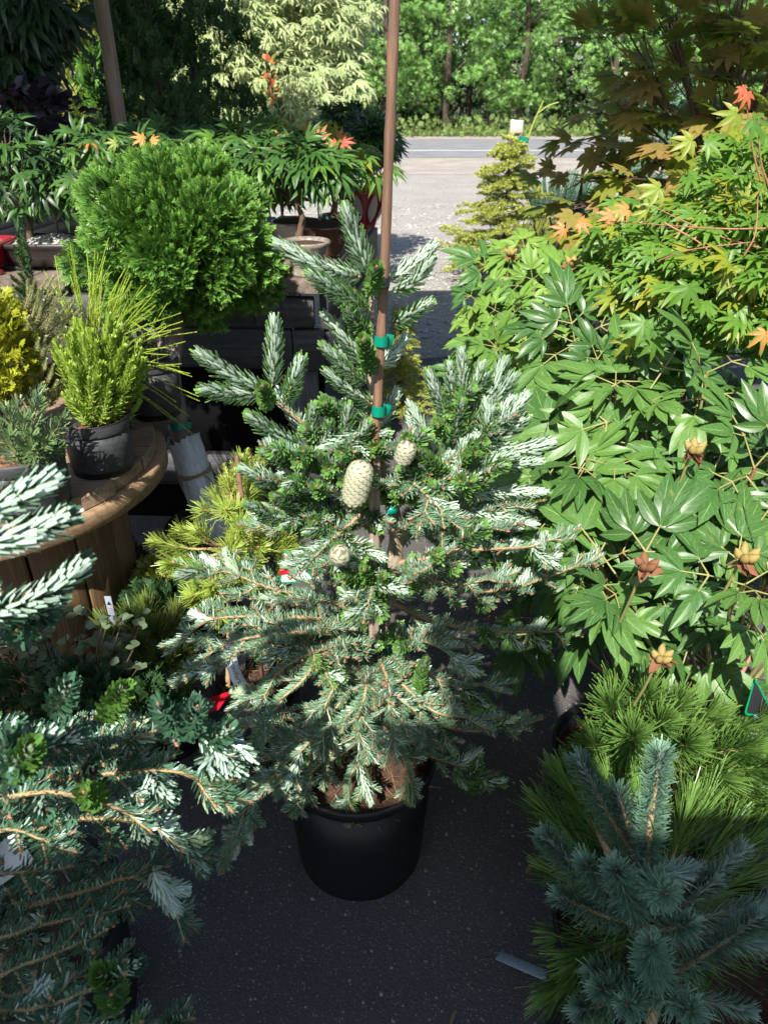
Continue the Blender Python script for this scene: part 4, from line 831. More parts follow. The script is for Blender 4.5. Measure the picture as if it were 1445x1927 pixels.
# upper shoots that can be told apart: (from x,y,dd  to x,y,dd, young)
def group(lst, fat=1.):
    FR.begin()
    for q in lst: FR.cigar(p(*q[0:3]), p(*q[3:6]), len(q) > 6 and q[6] == 1, 1.25 * fat if len(q) > 6 and q[6] == 2 else fat)
    return FR.end()
group([(692, 515, 0, 654, 402, .0, 2), (680, 522, .0, 533, 464, -.02, 2), (694, 578, .0, 592, 520, -.05, 2), (700, 545, -.01, 709, 503, -.09, 1), (728, 530, .02, 812, 466, .04), (738, 548, .0, 808, 494, -.02), (735, 612, .01, 806, 571, -.02), (700, 600, .02, 640, 560, .06), (698, 620, .02, 655, 585, -.03)])
group([(690, 690, .01, 616, 598, .02), (692, 720, 0, 612, 655, -.03), (700, 700, -.02, 684, 640, -.10, 1), (700, 760, 0, 618, 702, -.02), (660, 700, .03, 640, 640, .05), (712, 690, .03, 760, 640, .08), (676, 740, .02, 640, 690, .06), (702, 650, .01, 690, 590, .03), (700, 800, 0, 612, 752, -.04), (710, 800, .03, 745, 740, .07)])
for t_ in np.linspace(.40, .93, 9):      # needles hugging the leader
    pass
FR.begin(); tube(FR.sb, tr[34:] + [.002, 0, 0], .002, 5); FR.open(tr[34:], L=.016, flat=0, dens=420, a0=1.1, a1=.6, curl=.3); FR.end()
# left upper bough
FR.branch([p(702, 880, .02), p(640, 850, -.02), p(575, 800, -.03), p(530, 762, -.03), p(495, 730, -.04)], r=.0065, lat=.055, node=.06, start=.1, curled=.6, last=False)
group([(495, 733, -.04, 380, 668, -.06, 2), (492, 742, -.04, 388, 734, -.09, 2), (513, 725, -.04, 516, 608, -.03, 2), (537, 758, -.03, 564, 682, -.04, 2), (500, 760, -.05, 494, 728, -.13, 1)], .95)
group([(572, 845, -.05, 476, 787, -.08, 2), (588, 842, -.04, 590, 768, -.05), (606, 850, -.04, 620, 800, -.05), (560, 870, -.05, 498, 852, -.10), (612, 838, -.03, 545, 775, .0), (636, 800, -.02, 612, 760, -.06, 1), (640, 830, -.03, 655, 770, -.04), (600, 880, -.05, 572, 850, -.12), (580, 890, -.05, 596, 850, -.05), (650, 850, -.03, 690, 800, -.05)])
group([(575, 960, -.06, 480, 895, -.09, 2), (590, 950, -.06, 520, 935, -.12), (600, 940, -.05, 560, 890, -.06), (560, 985, -.06, 470, 950, -.10), (640, 905, -.03, 600, 860, -.10, 1), (640, 960, -.05, 580, 1000, -.12)])
# right upper boughs
FR.branch([p(730, 930, .03), p(780, 870, .02), p(830, 800, .0), p(872, 755, -.02)], r=.0065, lat=.085, node=.042, start=.15, curled=.75)
FR.branch([p(735, 960, .03), p(800, 900, -.03), p(870, 850, -.06), p(930, 800, -.06)], r=.006, lat=.085, node=.04, start=.15, curled=.75)
group([(850, 790, 0, 808, 705, .0), (862, 780, 0, 846, 692, .0), (872, 762, -.01, 868, 664, .0), (884, 775, -.01, 905, 690, .0), (890, 785, -.02, 946, 684, -.01, 2), (900, 790, -.02, 962, 714, -.03, 2), (880, 800, -.03, 928, 770, -.06), (905, 835, -.04, 982, 790, -.05, 2), (920, 850, -.05, 1028, 835, -.06, 2), (900, 880, -.06, 1008, 868, -.08), (870, 880, -.06, 892, 853, -.14, 1), (820, 850, -.02, 772, 790, .02), (800, 820, .0, 775, 768, .02), (850, 900, -.06, 790, 850, -.12, 1), (845, 915, -.06, 912, 905, -.12, 1), (890, 930, -.06, 1015, 925, -.06), (880, 960, -.05, 1000, 985, -.08), (850, 830, -.03, 870, 760, -.06)])
FR.branch([p(740, 990, .03), p(820, 960, .0), p(900, 955, -.04), p(965, 950, -.05)], r=.005, lat=.07, node=.045, start=.1, curled=.45)
FR.branch([p(744, 1060, .03), p(820, 1050, -.03), p(890, 1035, -.06), p(990, 1030, -.05), p(1040, 1015, -.04)], r=.006, lat=.065, node=.045, start=.12, curled=.5)
FR.branch([p(740, 1090, .03), p(840, 1110, .03), p(950, 1110, .02), p(1030, 1085, .0), p(1095, 1062, -.02)], r=.006, lat=.06, node=.05, start=.15, curled=.15)
FR.branch([p(728, 1130, .03), p(820, 1170, .03), p(930, 1188, .0), p(1065, 1188, -.02)], r=.006, lat=.055, node=.05, start=.15, curled=.15)
FR.branch([p(740, 1020, .03), p(800, 1000, .10), p(890, 990, .16), p(960, 960, .20)], r=.005, lat=.09, node=.05, start=.15, curled=.4)
FR.branch([p(725, 1140, .02), p(790, 1080, -.08), p(830, 1050, -.16), p(870, 1020, -.20)], r=.005, lat=.08, node=.045, start=.15, curled=.2)
FR.branch([p(704, 900, .02), p(650, 880, -.06), p(590, 860, -.10), p(540, 850, -.12)], r=.005, lat=.065, node=.036, start=.1, curled=.55)
FR.branch([p(706, 960, .02), p(650, 930, -.05), p(590, 915, -.09), p(520, 900, -.11)], r=.005, lat=.07, node=.036, start=.1, curled=.55)
FR.branch([p(712, 1000, .02), p(640, 970, -.02), p(570, 960, -.04), p(510, 975, -.05)], r=.005, lat=.075, node=.036, start=.1, curled=.4)
FR.branch([p(703, 760, .02), p(670, 780, .05), p(640, 790, .08)], r=.004, lat=.055, node=.036, start=.1, curled=.6)
FR.branch([p(735, 900, .03), p(790, 900, -.06), p(850, 900, -.09), p(910, 880, -.10)], r=.005, lat=.07, node=.036, start=.1, curled=.5)
FR.branch([p(740, 1000, .03), p(790, 980, -.04), p(860, 990, -.07), p(920, 990, -.08)], r=.005, lat=.07, node=.036, start=.1, curled=.4)
FR.branch([p(738, 1100, .03), p(800, 1090, -.04), p(860, 1100, -.08), p(920, 1090, -.09)], r=.005, lat=.07, node=.036, start=.1, curled=.2)
# middle, toward the viewer
FR.branch([p(705, 940, .0), p(660, 985, -.06), p(620, 1020, -.12), p(590, 1050, -.16)], r=.005, lat=.08, node=.04, start=.1, curled=.35)
FR.branch([p(720, 1010, .02), p(690, 1060, -.08), p(700, 1100, -.16), p(695, 1130, -.20)], r=.005, lat=.075, node=.04, start=.2, curled=.3)
FR.branch([p(700, 880, .02), p(660, 900, .10), p(600, 930, .14), p(540, 960, .16)], r=.005, lat=.09, node=.045, start=.1, curled=.4)
FR.branch([p(715, 930, .02), p(760, 900, -.07), p(800, 930, -.12), p(830, 960, -.15)], r=.005, lat=.07, node=.045, start=.1, curled=.3)
FR.branch([p(700, 800, .02), p(670, 820, -.05), p(655, 840, -.10)], r=.004, lat=.055, node=.04, start=.1, curled=.6)
FR.branch([p(702, 850, .02), p(740, 840, -.04), p(770, 830, -.08)], r=.004, lat=.055, node=.04, start=.1, curled=.6)
group([(660, 1060, -.10, 630, 1030, -.18), (688, 1100, -.12, 650, 1085, -.20, 1), (690, 1100, -.12, 685, 1072, -.2, 1), (720, 1130, -.1, 722, 1085, -.18, 1), (700, 1120, -.1, 720, 1050, -.1), (840, 1050, -.1, 845, 1000, -.12, 1), (1020, 1060, -.05, 1020, 1010, -.04), (1030, 1065, -.05, 1048, 1030, -.05)], .85)
# lower left
FR.branch([p(705, 1180, .0), p(620, 1130, -.04), p(520, 1110, -.06), p(440, 1080, -.06), p(395, 1072, -.06)], r=.006, lat=.085, node=.045, start=.15, curled=.12)
FR.branch([p(702, 1190, .0), p(600, 1165, -.08), p(490, 1160, -.12), p(400, 1165, -.14), p(365, 1185, -.14)], r=.006, lat=.09, node=.042, start=.15, curled=.12)
FR.branch([p(702, 1200, .0), p(600, 1190, -.14), p(500, 1195, -.18), p(420, 1215, -.20), p(365, 1255, -.20)], r=.006, lat=.08, node=.042, start=.15, curled=.08)
FR.branch([p(702, 1210, .0), p(640, 1215, -.10), p(560, 1240, -.18), p(480, 1300, -.20)], r=.005, lat=.09, node=.042, start=.15, curled=.1)
FR.branch([p(700, 1170, .0), p(610, 1230, -.14), p(560, 1290, -.20), p(470, 1355, -.22)], r=.005, lat=.09, node=.042, start=.15, curled=.05)
FR.branch([p(700, 1230, .0), p(640, 1320, -.14), p(580, 1400, -.20), p(520, 1450, -.22)], r=.005, lat=.09, node=.042, start=.15, curled=.05)
FR.branch([p(700, 1260, .0), p(600, 1370, -.08), p(520, 1450, -.10), p(460, 1525, -.12), p(428, 1600, -.13)], r=.0055, lat=.075, node=.05, start=.3, curled=.12)
FR.branch([p(700, 1270, .0), p(600, 1350, .04), p(500, 1390, .05), p(420, 1420, .04)], r=.005, lat=.08, node=.05, start=.2, curled=.05)
# lower middle and front
FR.branch([p(700, 1230, .0), p(690, 1290, -.14), p(678, 1350, -.19), p(676, 1390, -.20)], r=.005, lat=.085, node=.036, start=.15, curled=.05)
FR.branch([p(704, 1220, .0), p(730, 1280, -.12), p(732, 1340, -.17), p(738, 1385, -.18)], r=.005, lat=.085, node=.036, start=.15, curled=.05)
FR.branch([p(702, 1240, .0), p(650, 1270, -.13), p(615, 1320, -.18), p(605, 1370, -.19)], r=.005, lat=.085, node=.036, start=.15, curled=.05)
FR.branch([p(702, 1330, .0), p(690, 1400, -.10), p(660, 1460, -.14), p(655, 1510, -.15)], r=.004, lat=.07, node=.045, start=.2, curled=.12)
FR.branch([p(702, 1330, .0), p(620, 1420, -.08), p(580, 1460, -.11), p(560, 1490, -.12)], r=.004, lat=.07, node=.045, start=.2, curled=.1)
FR.branch([p(702, 1330, .0), p(740, 1400, -.10), p(760, 1430, -.14), p(775, 1470, -.15)], r=.004, lat=.07, node=.045, start=.2, curled=.1)
# lower right
FR.branch([p(710, 1210, .02), p(780, 1250, -.04), p(850, 1290, -.08), p(910, 1290, -.08)], r=.005, lat=.085, node=.042, start=.15, curled=.15)
FR.branch([p(710, 1230, .0), p(760, 1290, -.10), p(820, 1340, -.14), p(880, 1350, -.15)], r=.005, lat=.085, node=.042, start=.15, curled=.1)
FR.branch([p(706, 1280, .0), p(790, 1350, -.04), p(880, 1375, -.08), p(965, 1365, -.10)], r=.005, lat=.075, node=.045, start=.25, curled=.15)
FR.branch([p(706, 1310, .0), p(790, 1410, -.06), p(860, 1440, -.10), p(900, 1460, -.12)], r=.005, lat=.07, node=.05, start=.3, curled=.3)
FR.branch([p(715, 1200, .02), p(770, 1200, -.08), p(820, 1215, -.14), p(850, 1235, -.16)], r=.004, lat=.075, node=.045, start=.15, curled=.3)
FR.branch([p(715, 1260, .02), p(800, 1280, .10), p(880, 1320, .14), p(930, 1340, .16)], r=.004, lat=.075, node=.05, start=.15, curled=.1)
FR.branch([p(700, 1170, .02), p(640, 1150, .12), p(560, 1170, .18), p(500, 1200, .2)], r=.004, lat=.085, node=.05, start=.15, curled=.1)
FR.branch([p(720, 1100, .02), p(690, 1080, .12), p(600, 1080, .16), p(540, 1100, .18)], r=.004, lat=.085, node=.05, start=.15, curled=.2)
group([(880, 1462, -.12, 900, 1432, -.13), (890, 1465, -.12, 945, 1468, -.15), (880, 1470, -.12, 905, 1480, -.18), (925, 1370, -.1, 968, 1352, -.11), (790, 1300, -.14, 800, 1245, -.16, 1), (455, 1545, -.12, 440, 1610, -.13), (470, 1530, -.12, 470, 1580, -.14)], .9)
tag(FR.bud.build('buds', M['bud'], FR.t, FR.o), None, kind='stuff')
# rusty dead needles and bud scales along the lower wood
g2 = np.random.default_rng(8); m = MB(); n = 260; cs = [p(*q) for q in ((450, 1165, -.13), (520, 1150, -.12), (560, 1230, -.16), (830, 1060, -.1), (890, 1000, -.05), (850, 930, -.05), (740, 950, .0), (700, 1290, -.15), (740, 1310, -.18), (600, 1190, -.14), (660, 1370, -.22), (870, 1100, -.02), (920, 1150, .0), (700, 530, -.005), (580, 850, -.04), (940, 1040, -.05))]
cs = np.array(cs); P = cs[g2.integers(0, len(cs), n)] + g2.normal(0, .016, (n, 3)); needles(m, P, g2.normal(size=(n, 3)) + [0, 0, -.4], g2.normal(size=(n, 3)), g2.uniform(.006, .014, n), g2.uniform(.002, .0042, n), g2.normal(0, .3, n), g2.uniform(0, 1, n), 2)
tag(m.build('dead_needles', M['mulch'], FR.t, FR.o), None, kind='stuff')
fir_cone(FR, p(673, 909, -.14), (.22, -.06, .98), .082, .0245, 1); fir_cone(FR, p(640, 1045, -.22), (.1, -.75, .62), .045, .0185, 2); fir_cone(FR, p(763, 851, -.14), (.25, -.25, .9), .040, .017, 3)
# stakes and ties
t = thing('garden_stake', 'tall reddish brown wooden stake rising out of the picture, tied to the central fir', 'stake', p(704, 880, -.03)); o = tuple(p(704, 880, -.03))
m = MB(); P = resample([p(704, 880, -.028), p(716, 640, -.025), p(724, 500, -.02), p(742, 10, -.02), p(752, -260, -.02)], 26); tube(m, P,   .0078 * (1 + .05 * np.sin(np.arange(26) * 2.1)), 9, jitter=.06, rng=g); m.build('stick', M['stake'], t, o)
for x, y, dd in ((717, 640, -.027), (712, 771, -.03)):
    m = MB(); tube(m, [p(x - .6, y + 10, dd), p(x + .6, y - 9, dd)], .0115, 14, cap=False); bar(m, p(x + 8, y, dd + .004), p(x + 22, y + 2, dd + .01), .0012, .02); m.build('green_tie', M['green_tie'], t, o)
m = MB(); tube(m, [p(719, 540, -.028), p(722, 520, -.028)], .0115, 12, cap=False); m.build('black_tie', M['label_black'], t, o)
t = thing('lower_stake', 'weathered split lower stake with a green tie in front of the fir trunk', 'stake', p(705, 1290, -.03)); o = tuple(p(705, 1290, -.03))
for dx in (-4.5, 4): m = MB(); tube(m, resample([p(704 + dx, 1300, -.03), p(704 + dx, 1100, -.035), p(706 + dx, 862 - dx * 4, -.04)], 12), .0062, 7, jitter=.08, rng=g); m.build('stick', M['stake_old'], t, o)
m = MB(); tube(m, [p(702, 1222, -.03), p(703, 1203, -.03)], .0125, 14, cap=False); m.build('green_tie', M['green_tie'], t, o)
def ribbon(pts, wd, up, mat, parent, o, name='green_tie'):
    Q = curve(pts, 12); T = nrm(np.gradient(Q, axis=0)); S = nrm(np.cross(T, np.asarray(up, float))); n = len(Q); m = MB(); th = np.cross(S, T) * .0004
    V = np.concatenate([Q - S * wd / 2 - th, Q + S * wd / 2 - th, Q + S * wd / 2 + th, Q - S * wd / 2 + th]); i = np.arange(n - 1); F = []
    for a in range(4): b_ = (a + 1) % 4; F.append(np.stack([a * n + i, b_ * n + i, b_ * n + i + 1, a * n + i + 1], 1))
    m.add(V, np.concatenate(F)); return m.build(name, M[mat], parent, o)
ribbon([p(690, 1212, -.043), p(678, 1206, -.04), p(672, 1196, -.035)], .013, (0, -1, 0), 'green_tie', t, o)
ribbon([p(716, 1214, -.02), p(727, 1205, -.01), p(731, 1190, .0)], .008, (0, -1, 0), 'green_tie', t, o); ribbon([p(731, 1195, .0), p(730, 1215, .0), p(726, 1235, -.01)], .012, (0, -1, 0), 'green_tie', t, o)
ribbon([p(728, 966, -.05), p(738, 962, -.05), p(742, 955, -.045)], .014, (0, -1, 0), 'green_tie', t, o)

# second fir, near the camera at lower left
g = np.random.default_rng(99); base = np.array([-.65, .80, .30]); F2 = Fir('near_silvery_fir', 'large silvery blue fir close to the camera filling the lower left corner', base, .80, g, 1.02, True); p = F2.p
m = MB(); tr2 = curve([base, (-.61, .79, .55), (-.575, .77, .8), (-.58, .75, 1.05), (-.58, .72, 1.25)], 30); tube(m, tr2, np.linspace(.02, .008, 30), 12, jitter=.07, rng=g); m.build('trunk', M['fir_bark'], F2.t, F2.o)
def b2(z, *pts, **kw):
    st = np.array([np.interp(z, tr2[:, 2], tr2[:, 0]), np.interp(z, tr2[:, 2], tr2[:, 1]), z]); return F2.branch([st] + [W(*q) for q in pts], **kw)
F2.begin(); tube(F2.sb, tr2[20:], .006, 6)
for a, b, fat in (((-70, 975, .52), (88, 905, .55), 1.12), ((-60, 1030, .50), (116, 975, .53), 1.15), ((-40, 1160, .52), (148, 1066, .55), 1.12)): F2.cigar(W(*a), W(*b), False, fat)
F2.end()
b2(1.15, (-150, 1010, .56), (-70, 975, .53), lat=.05, last=False); b2(1.05, (-130, 1150, .56), (-40, 1160, .52), lat=.06, curled=.8, last=False)
b2(.95, (-60, 1180, .62), (30, 1165, .58), lat=.06, curled=.8)
b2(.88, (-80, 1390, .62), (0, 1400, .58), (90, 1395, .57), lat=.05, curled=.25)
b2(.80, (20, 1410, .72), (200, 1400, .68), (330, 1370, .66), (400, 1395, .66), lat=.075, curled=.35)
b2(.76, (20, 1400, .80), (160, 1380, .76), (260, 1370, .74), (330, 1350, .74), lat=.06, curled=.3)
b2(.74, (20, 1480, .66), (160, 1460, .64), (320, 1450, .64), (400, 1480, .64), lat=.075, curled=.1)
b2(.66, (40, 1560, .68), (160, 1540, .66), (290, 1550, .66), (350, 1580, .66), lat=.075, curled=.1)
b2(.70, (0, 1500, .60), (100, 1490, .58), (220, 1520, .58), (300, 1560, .60), lat=.06, curled=.1)
b2(.50, (30, 1700, .66), (150, 1680, .64), (260, 1650, .64), (330, 1710, .64), lat=.07, curled=.1)
b2(.55, (-40, 1640, .58), (60, 1640, .56), lat=.06, curled=.1)
b2(.55, (-40, 1820, .55), (60, 1810, .53), (150, 1775, .53), lat=.06, curled=.1)
b2(.60, (-80, 1850, .45), (0, 1900, .44), (100, 1890, .43), (200, 1850, .42), lat=.05, curled=.4)
b2(.50, (0, 1960, .48), (120, 1930, .47), (260, 1935, .46), (310, 1925, .46), lat=.05, curled=.3)
b2(.85, (-60, 1440, .56), (0, 1430, .52), (40, 1420, .50), lat=.05, curled=.4)
b2(.70, (60, 1410, .80), (180, 1410, .82), (280, 1440, .84), lat=.075, curled=.1)
b2(.62, (20, 1600, .72), (120, 1620, .72), (230, 1680, .70), lat=.07, curled=.1)
b2(.45, (-20, 1760, .60), (80, 1740, .58), (180, 1720, .58), lat=.07, curled=.1)
b2(.42, (0, 1860, .56), (90, 1850, .54), (190, 1830, .54), lat=.07, curled=.2)
b2(.60, (-60, 1580, .62), (20, 1560, .60), (80, 1580, .58), lat=.07, curled=.1)
F2.begin()
for a, b, y_ in (((200, 1350, .64), (235, 1295, .60), 1), ((100, 1330, .62), (130, 1290, .60), 0), ((30, 1450, .50), (60, 1405, .47), 1), ((215, 1900, .42), (190, 1830, .41), 1), ((365, 1380, .66), (372, 1330, .62), 0), ((330, 1370, .66), (300, 1325, .62), 0), ((395, 1400, .66), (430, 1370, .64), 0), ((380, 1490, .64), (440, 1505, .66), 1), ((290, 1640, .64), (330, 1710, .64), 0), ((345, 1580, .66), (378, 1580, .66), 1), ((20, 1460, .5), (0, 1400, .48), 0), ((190, 1500, .6), (160, 1490, .55), 1)): F2.cigar(W(*a), W(*b), y_ == 1, 1.05)
F2.end(); tag(F2.bud.build('buds', M['bud'], F2.t, F2.o), None, kind='stuff')
fir_cone(F2, W(430, 1408, .66), (.6, -.5, .3), .016, .0068, 5)
p = W(20, 1612, .60); t = thing('white_label', 'blank white plastic label poking out of the near fir at the left edge', 'label', p); q = nrm([.5, .1, .9]); m = MB(); bar(m, W(-30, 1650, .62), W(48, 1592, .60), .045, .0015, (0, -.8, .6), .0005); m.build('tag', M['label_white'], t, p)

# ------------------------------------------------------------------ pines at lower right
g = np.random.default_rng(51)
def starts(base, tips, g, lift=.0):
    out = []
    for x, y, d in tips:
        e = W(x, y, d); out.append([base, np.asarray(base) * .5 + e * .5 + [0, 0, lift], e])
    return out
b = PI_ + [0, 0, .27]
tips = [(1215, 1310, 1.06), (1190, 1385, .93), (1150, 1330, 1.05), (1270, 1330, 1.10), (1120, 1400, 1.02), (1290, 1400, 1.0), (1240, 1360, 1.02), (1325, 1350, 1.12), (1395, 1410, 1.0), (1440, 1360, 1.08), (1440, 1450, .95), (1350, 1460, .98), (1085, 1440, 1.05), (1160, 1300, 1.14), (1480, 1420, 1.02), (1340, 1400, 1.15), (1400, 1340, 1.15), (1215, 1450, .98), (1420, 1530, .92), (1480, 1520, .9)]
whorl_pine('green_pine', 'sunlit dark green pine with fat needle brushes below the peony seed heads', b, starts(b, tips, g), .080, .0024, 'blackpine', g, .010, 1900, a0=1.15, a1=.34, curl=.06, back=.62)
b = PJ + [-.02, .02, .32]
tips = [(1070, 1480, .90), (1040, 1540, .88), (1290, 1530, .90), (1370, 1560, .90), (1420, 1640, .84), (1080, 1760, .78), (1130, 1560, .90), (1260, 1580, .90), (1420, 1770, .76), (1390, 1830, .72), (1340, 1640, .86), (1060, 1650, .84), (1180, 1600, .9), (1440, 1880, .70), (1300, 1870, .72), (1200, 1480, .95), (1330, 1500, .95), (1100, 1800, .70), (1060, 1850, .68), (1180, 1760, .74), (1250, 1700, .82), (1130, 1680, .80), (1200, 1660, .84), (1360, 1760, .72), (1290, 1800, .68), (1440, 1560, .88), (1090, 1600, .88), (1320, 1700, .80), (1220, 1850, .68), (1150, 1880, .66), (1360, 1900, .66), (1150, 1480, .95)]
whorl_pine('dark_pine', 'shaded deep green pine standing behind and under the blue pine at lower right', b, starts(b, tips, g), .080, .0019, 'blackpine', g, .010, 2100, a0=1.15, a1=.35, curl=.06, back=.62)
base = np.array([W(1240, 1900, .60)[0], .60, .30]); hub = W(1235, 1850, .62); h2 = W(1215, 1740, .655); h3 = W(1215, 1640, .67)
st = [[base, hub, h2, h3, W(1225, 1530, .68), W(1240, 1425, .685)]]
for q, x, y, d in ((h3, 1095, 1440, .74), (h2, 1030, 1580, .70), (h2, 1105, 1630, .66), (h2, 1060, 1690, .66), (h3, 1165, 1500, .72), (h2, 1390, 1605, .70), (h2, 1340, 1660, .67), (h3, 1250, 1680, .58), (hub, 1225, 1780, .55), (h2, 1450, 1700, .66), (hub, 1420, 1730, .62), (hub, 1130, 1860, .58), (hub, 1095, 1900, .57), (hub, 1180, 1890, .56), (hub, 1400, 1900, .58), (hub, 1300, 1900, .55), (h2, 1160, 1640, .62), (h2, 1290, 1740, .62), (hub, 1120, 1830, .62), (h2, 1470, 1780, .62), (h3, 1300, 1640, .7)):
    e = W(x, y, d); st.append([q, q * .5 + e * .5 - [0, 0, .008], e])
whorl_pine('blue_pine', 'blue-green pine with pale blue candles in front at the lower right corner', base, st, .028, .0021, 'bluepine', g, .010, 4300, a0=1.2, a1=.6, curl=-.08, back=.9, seg=3)
t = thing('cut_stake', 'hollow cut bamboo end sticking up among the dark pine needles', 'stake', W(1265, 1655, .78)); m = MB(); a = W(1265, 1700, .80); e = W(1265, 1648, .775); tube(m, [a, e], .0085, 14, cap=False); tube(m, [e, a], .0055, 14, cap=False)
m.build('stick', M['pipe'], t, W(1265, 1655, .78))
p0 = W(937, 1800, .905); p0[2] = .012; p1 = W(1068, 1892, .80); p1[2] = .09; t = thing('metal_strip', 'flat dull bluish metal strip leaning from the asphalt to the big pot', 'metal strip', p0); m = MB(); bar(m, p0, p1, .022, .003, (.5, -.5, 1)); m.build('strip', M['metal'], t, p0)

# ------------------------------------------------------------------ tree peonies
def peony_leaf(seed):
    g = np.random.default_rng(seed); ps = []
    def leaflet(org, ang, L, lobes):
        o = np.asarray(org); wv = g.uniform(.01, .04)
        if lobes == 1: ps.append(blade(L, L * .36, 6, .40, g.uniform(.0, .45), 2, ang, o, wv, seed, p=.85))
        elif lobes == 2:
            ps.append(blade(L, L * .32, 6, .40, g.uniform(.05, .4), 2, ang, o, wv, seed, p=.9)); ps.append(blade(L * .72, L * .28, 6, .2, g.uniform(.1, .3), 2, ang + g.choice([-1, 1]) * .42, o - [0, 0, .004 * L], wv, seed, p=1.))
        else:
            ps.append(blade(L, L * .31, 6, .40, g.uniform(.0, .4), 2, ang, o, wv, seed, p=1.))
            for sg in (-1, 1): ps.append(blade(L * g.uniform(.72, .85), L * .30, 6, .2, g.uniform(.15, .35), 2, ang + sg * .40, o - [0, 0, .006 * L], wv, seed, p=1.))
    pet = []
    def stalk(a, b): pet.append((np.asarray(a, float), np.asarray(b, float)))
    n0 = np.array([0, .34, .02]); stalk((0, 0, 0), n0)
    for ang, l in ((0, .24), (-1.1, .19), (1.1, .19)):
        d = np.array([math.sin(ang), math.cos(ang), -.05]); n1 = n0 + d * l; stalk(n0, n1); k = 1. if ang == 0 else .80
        leaflet(n1, ang, .52 * k, 3 if ang == 0 else int(g.choice([1, 2, 3])))
        for sg in (-1, 1): leaflet(n1 - d * .02, ang + sg * g.uniform(.9, 1.25), .36 * k * g.uniform(.9, 1.1), int(g.choice([1, 2])))
    V, F, t, u = merge(ps); V[:, 2] -= .22 * (V[:, 1] ** 2) + .15 * V[:, 0] ** 2; return V, F, t, u, pet
PL_ = [peony_leaf(s) for s in range(10)]
def peony_mesh(k, mat, stem):
    V, F, t, u, pet = PL_[k]; m = MB(); m.add(V, F, .1 * k, t, u, 0)
    for a, b in pet:
        a = a.copy(); b = b.copy(); a[2] -= .22 * a[1] ** 2 + .15 * a[0] ** 2; b[2] -= .22 * b[1] ** 2 + .15 * b[0] ** 2; tube(m, [a, b], [.010, .007], 5, 1)
    return m.mesh('leaf', [M[mat], M[stem]])
def peony(name_label, base, tips, size, mat, g, mat2='peony_yellow', fill=0, pods=(), spread=5, jit=1.):
    t = thing('tree_peony', name_label, 'peony', base, 'tree peonies at right'); o = tuple(base); me = [peony_mesh(k, mat if k < 7 else mat2, 'peony_stem') for k in range(10)]
    for tp, ax in tips:
        tp = np.asarray(tp, float); ax = nrm(np.asarray(ax, float)); m = MB(); Q = curve([base, np.asarray(base) * .4 + tp * .6 - [0, 0, .05], tp - ax * .04, tp], 9); tube(m, Q, np.linspace(.007, .0035, 9), 6, cap=False); m.build('stem', M['peony_stem' if g.uniform() < .6 else 'peony_red'], t, o)
        f = frames(ax[None], np.array([.3, -1., .2]))[0]; ph0 = g.uniform(0, 6.28); k = spread
        for i in range(k):
            ph = ph0 + i * 6.283 / k + g.normal(0, .15); el = g.uniform(.15, .65) if i < k - 1 else 1.1; rd = f[:, 0] * math.cos(ph) + f[:, 2] * math.sin(ph)
            Y = nrm(rd * math.cos(el) + ax * math.sin(el) + [0, 0, -.1]); N = nrm(ax * math.cos(el) - rd * math.sin(el) + np.array([0, -.25, .5]) + g.normal(0, .33, 3))
            place('leaf', me[g.integers(0, 10)], t, tp - ax * g.uniform(0, .06), frames(Y[None], N)[0], size * g.uniform(.6, 1.15), o)
    for c, kind, r_ in pods: pod(t, o, np.asarray(c), kind, r_, g)
    return t
def pod(t, o, c, kind, r_, g):
    """a ring of split seed follicles over dry petals"""
    for i in range(5):
        a = i * 1.257 + g.uniform(0, .4); d = nrm([math.cos(a), math.sin(a) - .3, .75]); m = MB(); zs = np.linspace(0, 1, 8); tube(m, curve([c, c + d * r_ * .6, c + d * r_ * 1.15 + [0, 0, r_ * .25]], 8), r_ * .36 * np.sin(math.pi * np.clip(zs * .93 + .06, 0, 1)) ** .8, 8, jitter=.08, rng=g); m.build('seed_pod', M['seed' if kind != 'brown' else 'seed_brown'], t, o)
    for i in range(5):
        a = g.uniform(0, 6.28); d = nrm([math.cos(a), math.sin(a) - .3, g.uniform(-.9, .1)]); V, F, tt, uu = blade(r_ * g.uniform(1., 1.7), r_ * .9, 5, .4, g.uniform(-.2, .6), 2, 0, (0, 0, 0), .12, i)
        f = frames(d[None], nrm(g.normal(size=3)))[0]; m = MB(); m.add(V @ f.T + c - [0, 0, r_ * .1], F, .5, tt, uu); m.build('dry_petal', M['seed_brown'], t, o)
    m = MB(); tube(m, curve([c - [0, -.01, r_ * .2], c - [0, -.03, .08], c - [.0, -.06, .16]], 6), .0027, 6); m.build('seed_stalk', M['peony_stem'], t, o)
def mound(c, rad, n, g, lo=-.15, fr=.35):
    out = []; k = 0; pts = []
    while len(out) < n and k < 4000:
        k += 1; d = nrm(g.normal(size=3))
        if d[2] < lo or d[1] > fr or (d[0] > .75): continue
        q = np.asarray(c) + d * rad
        if any(np.linalg.norm(q - z) < (.12 if n > 20 else .14) for z in pts): continue
        pts.append(q); out.append((q, nrm(d * .8 + [0, -.15, .7])))
    return out
g = np.random.default_rng(61)
pods1 = [(W(1305, 850, 1.20), 'gold', .021), (W(1213, 1068, 1.02), 'brown', .021), (W(1400, 1052, 1.0), 'gold', .022), (W(1243, 1240, .93), 'gold', .019)]
T1 = mound((.97, 1.66, .34), (.56, .55, .50), 30, g)
